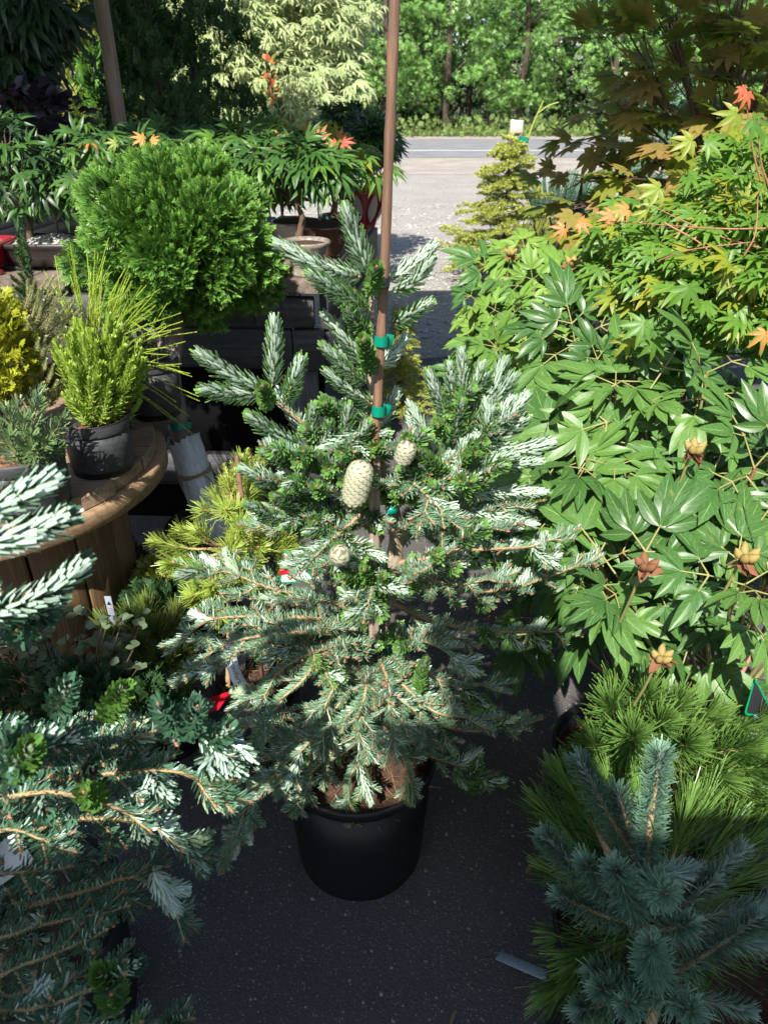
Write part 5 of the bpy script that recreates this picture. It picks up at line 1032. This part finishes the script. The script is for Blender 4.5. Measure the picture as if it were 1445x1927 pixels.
T1 += [(W(1210, 750, 1.48), (-.1, -.5, .8)), (W(1130, 700, 1.6), (-.3, -.3, .8)), (W(1080, 640, 1.75), (-.3, -.3, .8)), (W(1100, 860, 1.42), (-.4, -.5, .6)), (W(1330, 700, 1.5), (.1, -.5, .8)), (W(1060, 940, 1.4), (-.6, -.4, .5)), (W(1180, 1100, 1.14), (-.2, -.6, .6)), (W(1400, 1100, 1.08), (.1, -.5, .7)), (W(1250, 1180, 1.06), (0, -.6, .6)), (W(1110, 1060, 1.25), (-.5, -.4, .6)), (W(1330, 930, 1.3), (.1, -.5, .7)), (W(1090, 1180, 1.2), (-.6, -.4, .5)), (W(1420, 880, 1.3), (.2, -.4, .8)), (W(1340, 1230, 1.05), (.1, -.6, .5)), (W(1030, 800, 1.6), (-.6, -.2, .6))]
def pix(q):
    d = np.array([q[0], q[1], q[2] - EYE]); zc = d[1] * math.cos(PITCH) - d[2] * math.sin(PITCH); yc = d[1] * math.sin(PITCH) + d[2] * math.cos(PITCH); return 722.5 + FPX * d[0] / zc, 963.5 - FPX * yc / zc
T1 = [q for q in T1 if pix(q[0])[1] < 1165 or q[0][1] > 1.45]
peony('big tree peony with broad dark green lobed leaves and split golden seed pods at right', np.array([.95, 1.55, 0.]), T1, .225, 'peony', g, 'peony_deep', pods=pods1)
T2 = mound((.68, 2.35, .66), (.43, .42, .50), 50, g, -.3, .5)
T2 += [(W(x, y, d), (-.4, -.4, .7)) for x, y, d in ((930, 500, 2.4), (985, 480, 2.5), (900, 560, 2.3), (905, 630, 2.15), (950, 590, 2.1), (920, 690, 2.0), (1000, 540, 2.2), (1060, 520, 2.2), (960, 660, 1.95))]
peony('paler yellow-green peony behind the big one, beside the gravel', np.array([.75, 2.3, 0.]), T2, .165, 'peony_yellow', g, 'peony', pods=[(W(1078, 500, 2.15), 'gold', .026), (W(960, 480, 2.35), 'gold', .02), (W(1232, 520, 2.0), 'brown', .02)])
# inner foliage of the peonies, too deep in shade to pick apart
for t_, c_, r_, mt, n in ((bpy.data.objects['tree_peony'], (.95, 1.62, .32), (.50, .48, .42), 'peony', 60), (bpy.data.objects['tree_peony.001'], (.74, 2.34, .45), (.36, .36, .42), 'peony_yellow', 40)):
    me = None; m = MB()
    for i in range(n):
        V, F, tt, uu, pet = PL_[i % 7]; d = nrm(g.normal(size=3)) * g.uniform(.3, 1) ** .5; q = np.asarray(c_) + d * np.asarray(r_); f = frames(nrm(d + [0, -.2, 0.])[None], nrm(np.array([0, -.3, 1.]) + g.normal(0, .3, 3)))[0]; m.add(V @ f.T * .22 + q, F, g.uniform(), tt, uu)
    tag(m.build('inner_leaves', M[mt], t_, tuple(t_.location)), None, kind='stuff')

# ------------------------------------------------------------------ maples
def maple_cloud(label, base, trunk_pts, cents, n, tpls, size, mats, g, nobj=300, cat='maple', group=None, droop=.25, flat=.6, name='japanese_maple', wts=None, twig='dark_twig', r0=.012, face=(0, -.45, 1.)):
    t = thing(name, label, cat, base, group); o = tuple(base); K = len(cents); C = np.array([c for c, r in cents]); Rr = np.array([r if np.ndim(r) else (r, r, r * .6) for c, r in cents], float)
    wt = Rr.prod(1) ** .6; idx = g.choice(K, n, p=wt / wt.sum()); D = nrm(g.normal(size=(n, 3))); P = C[idx] + D * Rr[idx] * g.uniform(.25, 1, (n, 1)) ** .45
    out = nrm(P - np.asarray(base) * [1, 1, 0] - [0, 0, C[:, 2].mean() - .1]); Y = nrm(out * .5 + D * .6 + np.array([0, -.15, -droop]) + g.normal(0, .25, (n, 3))); N = nrm(np.asarray(face) + g.normal(0, .38 * (1.2 - flat), (n, 3)))
    mi = g.choice(len(mats), n, p=wts) if wts else np.zeros(n, int); S = size * g.uniform(.65, 1.15, n)
    cloud_leaves(t, tpls, P, Y, N, (S, mi), mats, nobj, rng_=g, origin=o)
    m = MB(); tube(m, curve(trunk_pts, 12), np.linspace(r0, r0 * .5, 12), 8, jitter=.08, rng=g); m.build('trunk', M[twig], t, o); top = np.asarray(trunk_pts[-1])
    for c, r in cents:
        m = MB(); c = np.asarray(c); Q = curve([top, top * .5 + c * .5 + [0, 0, .03], c], 9); tube(m, Q, np.linspace(r0 * .5, r0 * .16, 9), 6, cap=False)
        for q in range(5):
            e = c + nrm(g.normal(size=3)) * np.asarray(r if np.ndim(r) else (r, r, r * .6)) * .8; tube(m, curve([Q[5], (Q[8] + e) / 2, e], 5), np.linspace(r0 * .15, r0 * .08, 5), 4, cap=False)
        m.build('branch', M[twig], t, o)
    return t
g = np.random.default_rng(71)
# green Japanese maple sweeping in from the right
cents = [(W(x, y, d), (.14, .13, .04)) for x, y, d in ((1400, 330, 1.85), (1330, 400, 1.85), (1250, 400, 1.95), (1200, 440, 1.95), (1300, 470, 1.75), (1400, 420, 1.7), (1440, 500, 1.6), (1350, 540, 1.65), (1270, 520, 1.75), (1420, 590, 1.6), (1230, 560, 1.8), (1380, 480, 1.65), (1440, 400, 1.7), (1180, 500, 1.95), (1350, 610, 1.7), (1440, 280, 1.9), (1500, 450, 1.7), (1500, 560, 1.6))]
b = np.array([1.35, 1.9, 0.]); maple_cloud('bright green Japanese maple with red twigs arching over the peonies from the right', b, [b, (1.33, 1.9, .6), (1.2, 1.88, 1.05)], cents, 1500, JM, .050, ['maple', 'maple_yellow'], g, 300, wts=[.80, .20], twig='red_stem', r0=.009, droop=.45, flat=.5)
g2 = np.random.default_rng(5); t = bpy.data.objects['japanese_maple']
for a, md, e in (((1440, 470, 1.6), (1340, 440, 1.62), (1230, 390, 1.7)), ((1250, 420, 1.65), (1330, 470, 1.6), (1380, 560, 1.55)), ((1445, 430, 1.58), (1340, 430, 1.6), (1130, 415, 1.8)), ((1240, 490, 1.65), (1300, 470, 1.6), (1420, 455, 1.55)), ((1265, 535, 1.6), (1245, 570, 1.6), (1238, 620, 1.62)), ((1400, 480, 1.55), (1420, 440, 1.55), (1425, 370, 1.6)), ((1430, 340, 1.6), (1415, 280, 1.6), (1400, 170, 1.6)), ((1445, 350, 1.6), (1430, 300, 1.6), (1425, 220, 1.6))):
    m = MB(); tube(m, curve([W(*a), W(*md), W(*e)], 12), np.linspace(.0020, .0008, 12), 6, cap=False); m.build('twig', M['red_stem'], t, tuple(b))
def single_leaves(t, o, lst, g):
    for x, y, d, s_, mat, ang in lst:
        me = leafmesh(JM[int(g.integers(0, 4))], 'leaf', M[mat]); Y = nrm(np.array([math.sin(ang), -.25, math.cos(ang)])); place('leaf', me, t, W(x, y, d), frames(Y[None], nrm(np.array([.2, -.9, .6]) + g.normal(0, .15, 3)))[0], s_, o)
single_leaves(t, tuple(b), [(1405, 175, 1.58, .032, 'maple_red', 3.4), (1395, 165, 1.58, .026, 'maple_red', 2.7), (1385, 215, 1.58, .045, 'maple_yellow', 4.2), (1415, 225, 1.6, .05, 'maple', 2.4), (1240, 355, 1.7, .05, 'maple_yellow', 4.4), (1180, 395, 1.75, .036, 'maple_orange', 4.6), (1215, 395, 1.72, .036, 'maple_yellow', 3.8), (1150, 405, 1.8, .036, 'maple_orange', 4.4), (1060, 430, 1.85, .036, 'maple_orange', 4.2), (1090, 420, 1.84, .036, 'maple_orange', 1.7), (1295, 540, 1.5, .06, 'maple', 3.2), (1230, 640, 1.5, .05, 'maple', 3.1), (1210, 610, 1.5, .055, 'maple', 4.1), (1180, 635, 1.55, .05, 'maple_yellow', 3.0), (1440, 625, 1.35, .042, 'maple_orange', 3.2), (1300, 265, 1.8, .05, 'maple_yellow', 4.4), (1330, 270, 1.8, .05, 'maple', 1.6)], g)
# brownish full-moon maple above it, in the roof's shade
cents = []
for x, y, d in ((1180, 60, 3.3), (1260, 30, 3.2), (1350, 30, 3.1), (1430, 60, 3.0), (1200, 140, 3.3), (1290, 120, 3.2), (1380, 130, 3.1), (1445, 150, 3.0), (1180, 210, 3.3), (1260, 200, 3.2), (1340, 210, 3.1), (1420, 230, 3.0), (1130, 270, 3.4), (1200, 290, 3.3), (1290, 270, 3.2), (1100, 330, 3.4), (1180, 350, 3.3), (1080, 390, 3.3), (1130, 430, 3.2), (1240, 340, 3.1), (1330, 300, 3.2), (1240, -20, 3.3), (1400, -20, 3.1), (1500, 60, 3), (1500, 200, 3)): cents.append((W(x, y, d), (.24, .22, .05)))
b = np.array([1.35, 3.15, 0.]); maple_cloud('olive brown full-moon maple with large spreading leaves shaded at upper right', b, [b, (1.33, 3.15, .7), (1.28, 3.15, 1.25)], cents, 360, FM, .098, ['maple_brown', 'maple_olive'], g, 300, name='full_moon_maple', wts=[.6, .4], droop=.1, flat=.75, r0=.018, face=(0, -.2, 1.))
# bonsai maples on the bench
g = np.random.default_rng(81)
k = 0
for lab, px, py, d, rx, rz, n, mats, wts in (
    ('bonsai maple with drooping green leaves and a few orange tips over the gravel tray', 170, 340, 2.95, .36, .22, 420, ['maple_bonsai', 'maple', 'maple_orange'], [.80, .17, .03]),
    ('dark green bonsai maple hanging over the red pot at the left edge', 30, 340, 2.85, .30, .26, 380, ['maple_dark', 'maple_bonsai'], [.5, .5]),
    ('broad green bonsai maple directly behind the topiary ball', 350, 290, 3.3, .38, .17, 420, ['maple_bonsai', 'maple'], [.8, .2]),
    ('green bonsai maple with long hanging leaves above the grey glazed pot', 555, 345, 2.85, .24, .17, 340, ['maple_bonsai', 'maple'], [.85, .15]),
    ('yellow-green bonsai maple with orange and red shoot tips near the right of the bench', 620, 305, 3.25, .25, .14, 300, ['maple_yellow', 'maple', 'maple_orange'], [.5, .46, .04]),
    ('bonsai maple with pointed green leaves between the ball and the yellow one', 480, 300, 3.1, .28, .14, 320, ['maple_bonsai', 'maple'], [.7, .3]),
    ('small dark bonsai maple at the far right corner of the bench', 685, 300, 3.75, .18, .20, 260, ['maple_dark', 'maple_bonsai'], [.6, .4])):
    c = W(px, py, d); b = np.array([c[0], c[1], DZ + .09]); cs = []
    for q in range(9): dd = nrm(g.normal(size=3)); dd[2] = abs(dd[2]) * .9 - .2; cs.append((c + dd * [rx * .7, rx * .45, rz * .7], (rx * .45, rx * .35, rz * .42)))
    maple_cloud(lab, b, [b, b * .5 + c * .5 + [.02, 0, -.02], c - [0, 0, rz * .4]], cs, n, BM, .072 if 'dark' not in lab else .065, mats, g, 260, 'bonsai', 'bonsai maples on the bench', .55, .5, 'bonsai_maple', wts, r0=.016, face=(0, -.5, 1.)); k += 1
t = bpy.data.objects['bonsai_maple']; single_leaves(t, tuple(t.location), [(270, 262, 2.75, .045, 'maple_orange', 5.0), (285, 266, 2.75, .04, 'maple_orange', 1.4), (218, 270, 2.8, .04, 'maple_yellow', 4.8)], g)
t = bpy.data.objects['bonsai_maple.004']; single_leaves(t, tuple(t.location), [(645, 270, 3.0, .05, 'maple_red', 1.4), (632, 272, 3.0, .04, 'maple_red', 4.9), (600, 262, 3.05, .06, 'maple_orange', 0.5), (535, 270, 3.05, .06, 'maple_orange', 5.2)], g)
p = W(367, 285, 2.45); t = thing('white_label', 'slim white plant label poking up behind the top of the topiary ball', 'label', p); m = MB(); bar(m, p - [.01, 0, .06], p + [.008, 0, .012], .012, .001, (0, -1, .2)); m.build('tag', M['label_white'], t, p)

# ------------------------------------------------------------------ taller plants behind the bench
def cone_tree(name, label, cat, c, rx, h, n, tpl, size, mat, g, z0=.3, up=.9, shape='col', group=None):
    t = thing(name, label, cat, c, group); c = np.asarray(c, float); nc = int(n / 26); z = g.uniform(0, 1, nc); a = g.uniform(0, 6.28, nc); pr = np.sqrt(np.clip(1 - z ** 2.5, .05, 1)) if shape == 'col' else (1 - z) * .9 + .08
    rr = rx * pr * g.uniform(.55, 1, nc) ** .5; C = np.stack([c[0] + rr * np.cos(a), c[1] + rr * np.sin(a), c[2] + z0 + z * h], 1); idx = g.integers(0, nc, n); P = C[idx] + g.normal(0, rx * .13, (n, 3))
    out = nrm(np.stack([np.cos(a), np.sin(a), a * 0], 1))[idx]; Y = nrm(out * (1 - up) + [0, 0, up] + g.normal(0, .35, (n, 3))); m = MB(); stamp(m, tpl, P, frames(Y, nrm(g.normal(size=(n, 3)) + out)), size * g.uniform(.6, 1.2, n), g.uniform(0, 1, n))
    tag(m.build('foliage', M[mat], t, tuple(c)), None, kind='stuff'); m = MB(); tube(m, [c, c + [0, 0, z0 + h * .9]], [.035, .008], 8, jitter=.05, rng=g); m.build('trunk', M['trunk'], t, tuple(c)); return t
g = np.random.default_rng(91)
def gxy(px, d): q = W(px, 170, d); return np.array([q[0], q[1], 0.])
cone_tree('arborvitae', 'tall dark green arborvitae just right of the grey post', 'arborvitae', gxy(300, 4.6), .32, 3.0, 5200, SPR[1], .085, 'arbor', g, .1)
cone_tree('arborvitae', 'second dark arborvitae, between the first one and the pale variegated tree', 'arborvitae', gxy(370, 5.0), .45, 3.0, 4200, SPR[1], .085, 'arbor', g, .1)
cone_tree('golden_conifer', 'loose yellow-tipped conifer catching the sun left of the grey post', 'conifer', gxy(125, 6.4), .80, 2.9, 8000, SPR[2], .12, 'yellow_spray', g, .1)
cone_tree('green_conifer', 'mid green conifer standing behind the grey post', 'conifer', gxy(185, 5.9), .22, 1.7, 2600, SPR[0], .09, 'hinoki', g, .1)
c = W(20, 110, 3.9); b = gxy(0, 3.9); cs = [(W(x, y, 3.8), (.17, .22, .10)) for x, y in ((20, 20), (60, 40), (10, 90), (50, 120), (0, 160), (75, 0), (30, 190), (-40, 60), (20, 130))]
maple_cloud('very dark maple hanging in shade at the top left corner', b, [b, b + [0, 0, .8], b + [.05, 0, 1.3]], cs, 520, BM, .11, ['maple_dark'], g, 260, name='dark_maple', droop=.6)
b = gxy(55, 3.6); cs = [(W(x, y, 3.5), (.16, .14, .10)) for x, y in ((10, 195), (50, 200), (85, 215), (30, 225), (100, 235))]
maple_cloud('purple black shrub with rounded leaves beside the dark maple', b, [b, b + [0, 0, .8], b + [0, 0, 1.2]], cs, 260, RL, .06, ['smoke_leaf'], g, 200, 'shrub', name='purple_shrub', droop=.3)
b = gxy(490, 7.4); cs = [(W(x, y, 7.3 + g.normal(0, .35)), (.42, .4, .26)) for x, y in ((500, 20), (440, 60), (540, 70), (490, 100), (590, 40), (430, 110), (560, 130), (470, 170), (540, 190), (600, 110), (390, 130), (360, 150), (500, 230), (560, 230), (420, 30), (610, 180), (480, -40), (560, -20), (400, 170), (370, 190), (350, 120), (440, 230), (520, 250), (600, 60), (630, 20), (380, 110), (450, 200), (510, 150))]
maple_cloud('pale cream variegated maple glowing in the sun behind the bonsai', b, [b, b + [0, 0, .8], b + [.02, 0, 1.4]], cs, 5600, BM[:2], .10, ['variegated'], g, 300, name='variegated_maple', droop=.45)
b = gxy(515, 6.6); cs = [(W(x, y, 6.6), (.05, .05, .09)) for x, y in ((505, 130), (508, 165), (515, 180), (540, 215), (550, 235), (525, 200), (518, 230))]
maple_cloud('thin plant with red and yellow leaves before the pale variegated maple', b, [b, b + [0, 0, .6], b + [0, 0, 1.2]], cs, 90, RL, .05, ['maple_red', 'maple_orange', 'maple_yellow'], g, 170, 'shrub', name='red_leaved_shrub', wts=[.5, .25, .25], twig='red_stem', r0=.01)
b = gxy(590, 8.2); cs = [(W(x, y, 8.2 + g.normal(0, .3)), (.3, .3, .22)) for x, y in ((600, 150), (585, 190), (620, 200), (600, 230), (570, 230))]
maple_cloud('bright green maple low behind the pale variegated one', b, [b, b + [0, 0, .6], b + [0, 0, 1.1]], cs, 700, JM, .11, ['maple'], g, 150, name='green_maple')
c = gxy(640, 6.0); cs = [(W(x, y, 5.4), (.2, .2, .12)) for x, y in ((680, 250), (660, 235), (700, 270), (640, 240))]
maple_cloud('dark green bush at the right end beyond the bonsai bench', c, [c, c + [0, 0, .7], c + [0, 0, 1.]], cs, 420, JM, .08, ['maple_bonsai'], g, 200, name='dark_bush', cat='shrub')

# ------------------------------------------------------------------ conifers beyond the peonies
def spruce(name, label, c, h, r_, L, Wd, mat, g, n=130, droop=.1, cat='spruce', lean=0, weep=0, twl=.12, dens=420, seg=1):
    t = thing(name, label, cat, c); c = np.asarray(c, float); o = tuple(c); sb = MB(); nb = MB(); top = c + [lean, 0, h]; tube(sb, curve([c, (c + top) / 2, top], 8), np.linspace(.022, .006, 8), 8)
    for i in range(n):
        f = (i + .5) / n; z = .08 + .9 * f; a = i * 2.4; rr = r_ * (1 - f * .85) * g.uniform(.45, 1.25); s_ = c + (top - c) * z; d = np.array([math.cos(a), math.sin(a), 0]); e = s_ + d * rr + [0, 0, rr * g.uniform(-.1, .45) - droop * rr]
        if weep: e = s_ + d * rr * .6 - [0, 0, weep * g.uniform(.5, 1)]
        Q = curve([s_, (s_ + e) / 2 + [0, 0, .02], e], 8); tube(sb, Q, np.linspace(.004, .0018, 8), 4, cap=False); shoot(nb, Q, L, Wd, dens, 1.15, .6, .1, .2, g, seg, start=.15)
        T = nrm(e - s_); S = nrm(np.cross(T, [0, 0, 1.]))
        for q in (3, 5, 6, 7):
            for sg in (-1, 1):
                ee = Q[q] + nrm(T * .8 + S * sg * .8 + [0, 0, g.uniform(-.3, .25)]) * twl * g.uniform(.4, .9) * (1 - f * .5); shoot(nb, [Q[q], ee], L, Wd, dens, 1.15, .6, .1, .2, g, seg)
    sb.build('trunk', M['dark_twig'], t, o)['kind'] = 'stuff'; tag(nb.build('needles', M[mat], t, o), None, kind='stuff'); return t
g = np.random.default_rng(101)
spruce('golden_spruce', 'narrow golden spruce standing at the gravel edge with its thin leader sticking up', gxy(968, 7.3), 1.25, .56, .030, .010, 'goldspruce', g, 130, .2, twl=.16, dens=420)
t = bpy.data.objects['golden_spruce.001']; m = MB(); tube(m, curve([W(985, 290, 7.3), W(1000, 240, 7.3), W(1022, 190, 7.3)], 8), np.linspace(.010, .006, 8), 6); tube(m, curve([W(1010, 215, 7.3), W(1030, 200, 7.3), W(1050, 193, 7.3)], 6), .006, 5); m.build('leader', M['goldspruce'], t, tuple(t.location)); m = MB(); tube(m, [W(984, 268, 7.29), W(986, 258, 7.29)], .045, 10, cap=False); m.build('green_tie', M['green_tie'], t, tuple(t.location))
b = gxy(1005, 7.0); tp = dome_tips(W(1010, 440, 7.0) , .26, .14, 90, g, -.2, .5); generic_conifer('yellow_dwarf_conifer', 'low yellow dwarf conifer at the foot of the golden spruce', 'shrub', b, tp, .022, .010, 420, 'yellow_spray', g, r0=.004, start=.3, seg=1)
b = gxy(1065, 7.9); tp = dome_tips(W(1068, 372, 7.9), .45, .26, 240, g, -.2, .5); generic_conifer('blue_juniper', 'round blue-green juniper between the golden spruce and the brown maple', 'shrub', b, tp, .030, .0075, 300, 'bluejuniper', g, .9, .4, r0=.006, start=.5, seg=1)
spruce('weeping_blue_spruce', 'dark weeping blue spruce in shade under the brown maple', gxy(1115, 3.9), 1.30, .26, .022, .004, 'bluespruce', g, 80, .2, weep=.30)
spruce('blue_spruce', 'pale blue spruce seen through the brown maple leaves', gxy(1270, 6.4), 1.75, .62, .030, .010, 'bluejuniper', g, 110, .1, twl=.22, dens=300)
b = gxy(1180, 3.5); tp = dome_tips(W(1150, 480, 3.4), .42, .22, 160, g, -.3, .4); generic_conifer('shaded_spruce', 'low deep blue spruce in shade behind the peonies', 'spruce', b, tp, .020, .004, 420, 'bluespruce', g, r0=.006, start=.35, seg=1)
spruce('small_golden_spruce', 'small yellow-green spruce on the ground behind the fir, left of the peonies', gxy(762, 3.9), .62, .16, .020, .0045, 'goldspruce', g, 60, .2, twl=.09)
for px, d, lab in ((1160, 4.2, 'slim dark stake with a green tie beside the weeping spruce'),):
    c = gxy(px, d); t = thing('plant_stake', lab, 'stake', c); m = MB(); tube(m, resample([c, W(px + 8, 180, d)], 8), .014, 7, jitter=.05, rng=g); m.build('stick', M['dark_twig'], t, tuple(c)); m = MB(); tube(m, [W(1172, 190, d), W(1172, 178, d)], .028, 10, cap=False); m.build('green_tie', M['green_tie'], t, tuple(c))

# ------------------------------------------------------------------ labels
def text_mesh(body, size, mat, name='lettering'):
    cu = bpy.data.curves.new('lettering', 'FONT'); cu.body = body; cu.size = size; cu.align_x = 'LEFT'; cu.extrude = .0001; o = bpy.data.objects.new('tmp', cu); COL.objects.link(o); dg = bpy.context.evaluated_depsgraph_get(); me = bpy.data.meshes.new_from_object(o.evaluated_get(dg)); bpy.data.objects.remove(o); me.name = name; me.materials.clear(); me.materials.append(M[mat]); return me
# long white strap label hanging in the golden pine's pot
o = W(440, 1240, 1.36); t = thing('strap_label', 'curved white strap label with black lettering and blue tree over the golden pine pot', 'label', o)
path = curve([W(432, 1205, 1.26), W(436, 1245, 1.23), W(455, 1290, 1.21), W(500, 1335, 1.20)], 30); Tn = nrm(np.gradient(path, axis=0)); S = nrm(np.cross(Tn, np.array([.1, -.8, .6]))); Nn = nrm(np.cross(S, Tn)); wd = .026; n = 30; m = MB(); th = .0006
V = np.concatenate([path - S * wd / 2, path + S * wd / 2, path + S * wd / 2 - Nn * th, path - S * wd / 2 - Nn * th]); i = np.arange(n - 1); m.add(V, np.concatenate([np.stack([a * n + i, ((a + 1) % 4) * n + i, ((a + 1) % 4) * n + i + 1, a * n + i + 1], 1) for a in range(4)])); m.build('strap', M['label_white'], t, o)
if Nn[:, 1].mean() > 0: Nn = -Nn
side = nrm(np.cross(Nn, Tn))       # reading direction runs down the strap, letters stand towards this side
LN = length(path)
def wrap(me, s0, off, parent):
    V = np.array([v.co[:] for v in me.vertices]); f = np.clip((s0 + V[:, 0]) / LN, 0, 1) * (n - 1); k = lambda A: np.stack([np.interp(f, np.arange(n), A[:, j]) for j in range(3)], 1)
    X = k(path) + k(side) * (V[:, 1:2] + off) + k(Nn) * (.0009 + V[:, 2:3]) - o
    for v, c in zip(me.vertices, X): v.co = c
    q = bpy.data.objects.new(me.name, me); COL.objects.link(q); q.parent = parent
wrap(text_mesh('carolinaconifers.', .0165, 'label_black'), -.008, -.004, t)
m = MB(); pts = [(0, .0), (.012, .009), (.010, .004), (.02, .007), (.018, .002), (.026, .0), (.018, -.002), (.02, -.007), (.010, -.004), (.012, -.009)]; m.add([(a, b_, 0) for a, b_ in pts], [[0, 1, 2], [0, 2, 4], [2, 3, 4], [0, 4, 5], [0, 5, 6], [0, 6, 8], [6, 7, 8], [0, 8, 9]]); me = m.mesh('tree_emblem', M['label_blue']); wrap(me, LN * .84, 0, t)
p = W(410, 1320, 1.36); t = thing('red_label', 'dark red plastic tab lying on the golden pine pot rim', 'label', p); m = MB(); q0, q1, q2, q3 = W(436, 1300, 1.36), W(412, 1335, 1.33), W(370, 1345, 1.36), W(366, 1328, 1.38)
V = np.array([q0, q1, q2, q3, (q0 + q3) / 2 + [0, 0, .006]]); m.add(np.vstack([V, V - [0, 0, .0012]]), [[0, 4, 1], [4, 3, 2], [4, 2, 1], [5, 6, 9], [9, 7, 8], [9, 6, 7], [0, 1, 6], [0, 6, 5], [1, 2, 7], [1, 7, 6], [2, 3, 8], [2, 8, 7], [3, 4, 9], [3, 9, 8], [4, 0, 5], [4, 5, 9]]); m.build('tab', M['label_red'], t, p, False)
def tri_tag(label, P0, P1, P2, border, inner, extra, o):
    """a rounded triangular hang tag: coloured card, inset print panel"""
    t = thing('plant_tag', label, 'label', o); P = np.array([P0, P1, P2]); ce = P.mean(0); N = nrm(np.cross(P[1] - P[0], P[2] - P[0]))
    if N[1] > 0: N = -N
    def outline(k):
        out = []
        for i in range(3):
            a, b_, c_ = P[i - 1], P[i], P[(i + 1) % 3]
            for f in (0, .25, .5, .75, 1): q1, q2 = b_ + (a - b_) * .12, b_ + (c_ - b_) * .12; out.append((1 - f) ** 2 * q1 + 2 * f * (1 - f) * b_ + f * f * q2)
        return ce + (np.array(out) - ce) * k
    def slab(k, off, th, mat, nm):
        A = outline(k) + N * (off + th); B = outline(k) + N * off; n = len(A); m = MB(); m.add(np.vstack([A, B]), [[j, (j + 1) % n, n + (j + 1) % n, n + j] for j in range(n)]); m.add(np.vstack([A, ce[None] + N * (off + th)]), [[j, (j + 1) % n, n] for j in range(n)]); return m.build(nm, M[mat], t, o, False)
    slab(1., 0, .0009, border, 'card'); slab(.84, .0009, .0003, inner, 'print_panel')
    for nm, mat, k, sh in extra: 
        V = ce + (outline(k) - ce) + np.asarray(sh) + N * .0016; n = len(V); m = MB(); m.add(np.vstack([V, V.mean(0)[None]]), [[j, (j + 1) % n, n] for j in range(n)]); m.build(nm, M[mat], t, o, False)
    return t, N
A, B, C = W(538, 1030, 1.20), W(596, 1092, 1.18), W(524, 1100, 1.19)
tri_tag('white triangular tag with green border and red flower picture beside the golden pine', A, B, C, 'label_green', 'label_white', [('flower_print', 'label_red', .40, (-.016, 0, .004)), ('dark_print', 'hinoki', .22, (.012, 0, -.004))], W(555, 1070, 1.19))
p = W(505, 1215, 1.34); t = thing('red_label', 'small bright red plastic label deep among the lower left fir branches', 'label', p); m = MB(); bar(m, W(500, 1245, 1.34), W(516, 1190, 1.34), .014, .0012, (.2, -.9, .3)); m.build('tag', M['label_red'], t, p)
A, B, C = W(1418, 1272, 1.12), W(1458, 1350, 1.10), W(1398, 1345, 1.10)
t, N = tri_tag('pointed plant tag with green edge, black top and white base behind the sunlit pine', A, B, C, 'label_green', 'label_black', [('white_print', 'label_white', .40, (.002, 0, -.016))], W(1420, 1320, 1.1))
m = MB(); bar(m, W(1425, 1345, 1.10), W(1412, 1420, 1.09), .016, .001, (.1, -.9, .3)); m.build('stem', M['label_white'], t, W(1420, 1320, 1.1))
p = W(210, 1150, 1.50); t = thing('grey_label', 'grey plastic label with a dark triangle mark standing by the shaded pine', 'label', p); a = W(216, 1178, 1.50); e = W(203, 1122, 1.50); m = MB(); bar(m, a, e, .017, .0012, (.0, -.9, .4)); m.build('tag', M['label_grey'], t, p)
u = nrm(e - a); sd_ = nrm(np.cross(u, [0, -.9, .4])); nn = nrm(np.cross(sd_, u)); nn = nn if nn[1] < 0 else -nn; q = a + (e - a) * .72; m = MB(); m.add([q - sd_ * .006 + nn * .001, q + sd_ * .006 + nn * .001, q + u * .012 + nn * .001], [[0, 1, 2]]); m.build('triangle_mark', M['label_black'], t, p)
for k in range(4): q = a + (e - a) * (.60 - k * .07); m = MB(); bar(m, q - sd_ * .0045 + nn * .001, q + sd_ * (.0045 - .001 * (k % 2)) + nn * .001, .0009, .0003, nn); m.build('print_line', M['label_black'], t, p)
p = W(690, 100, 1)  # end
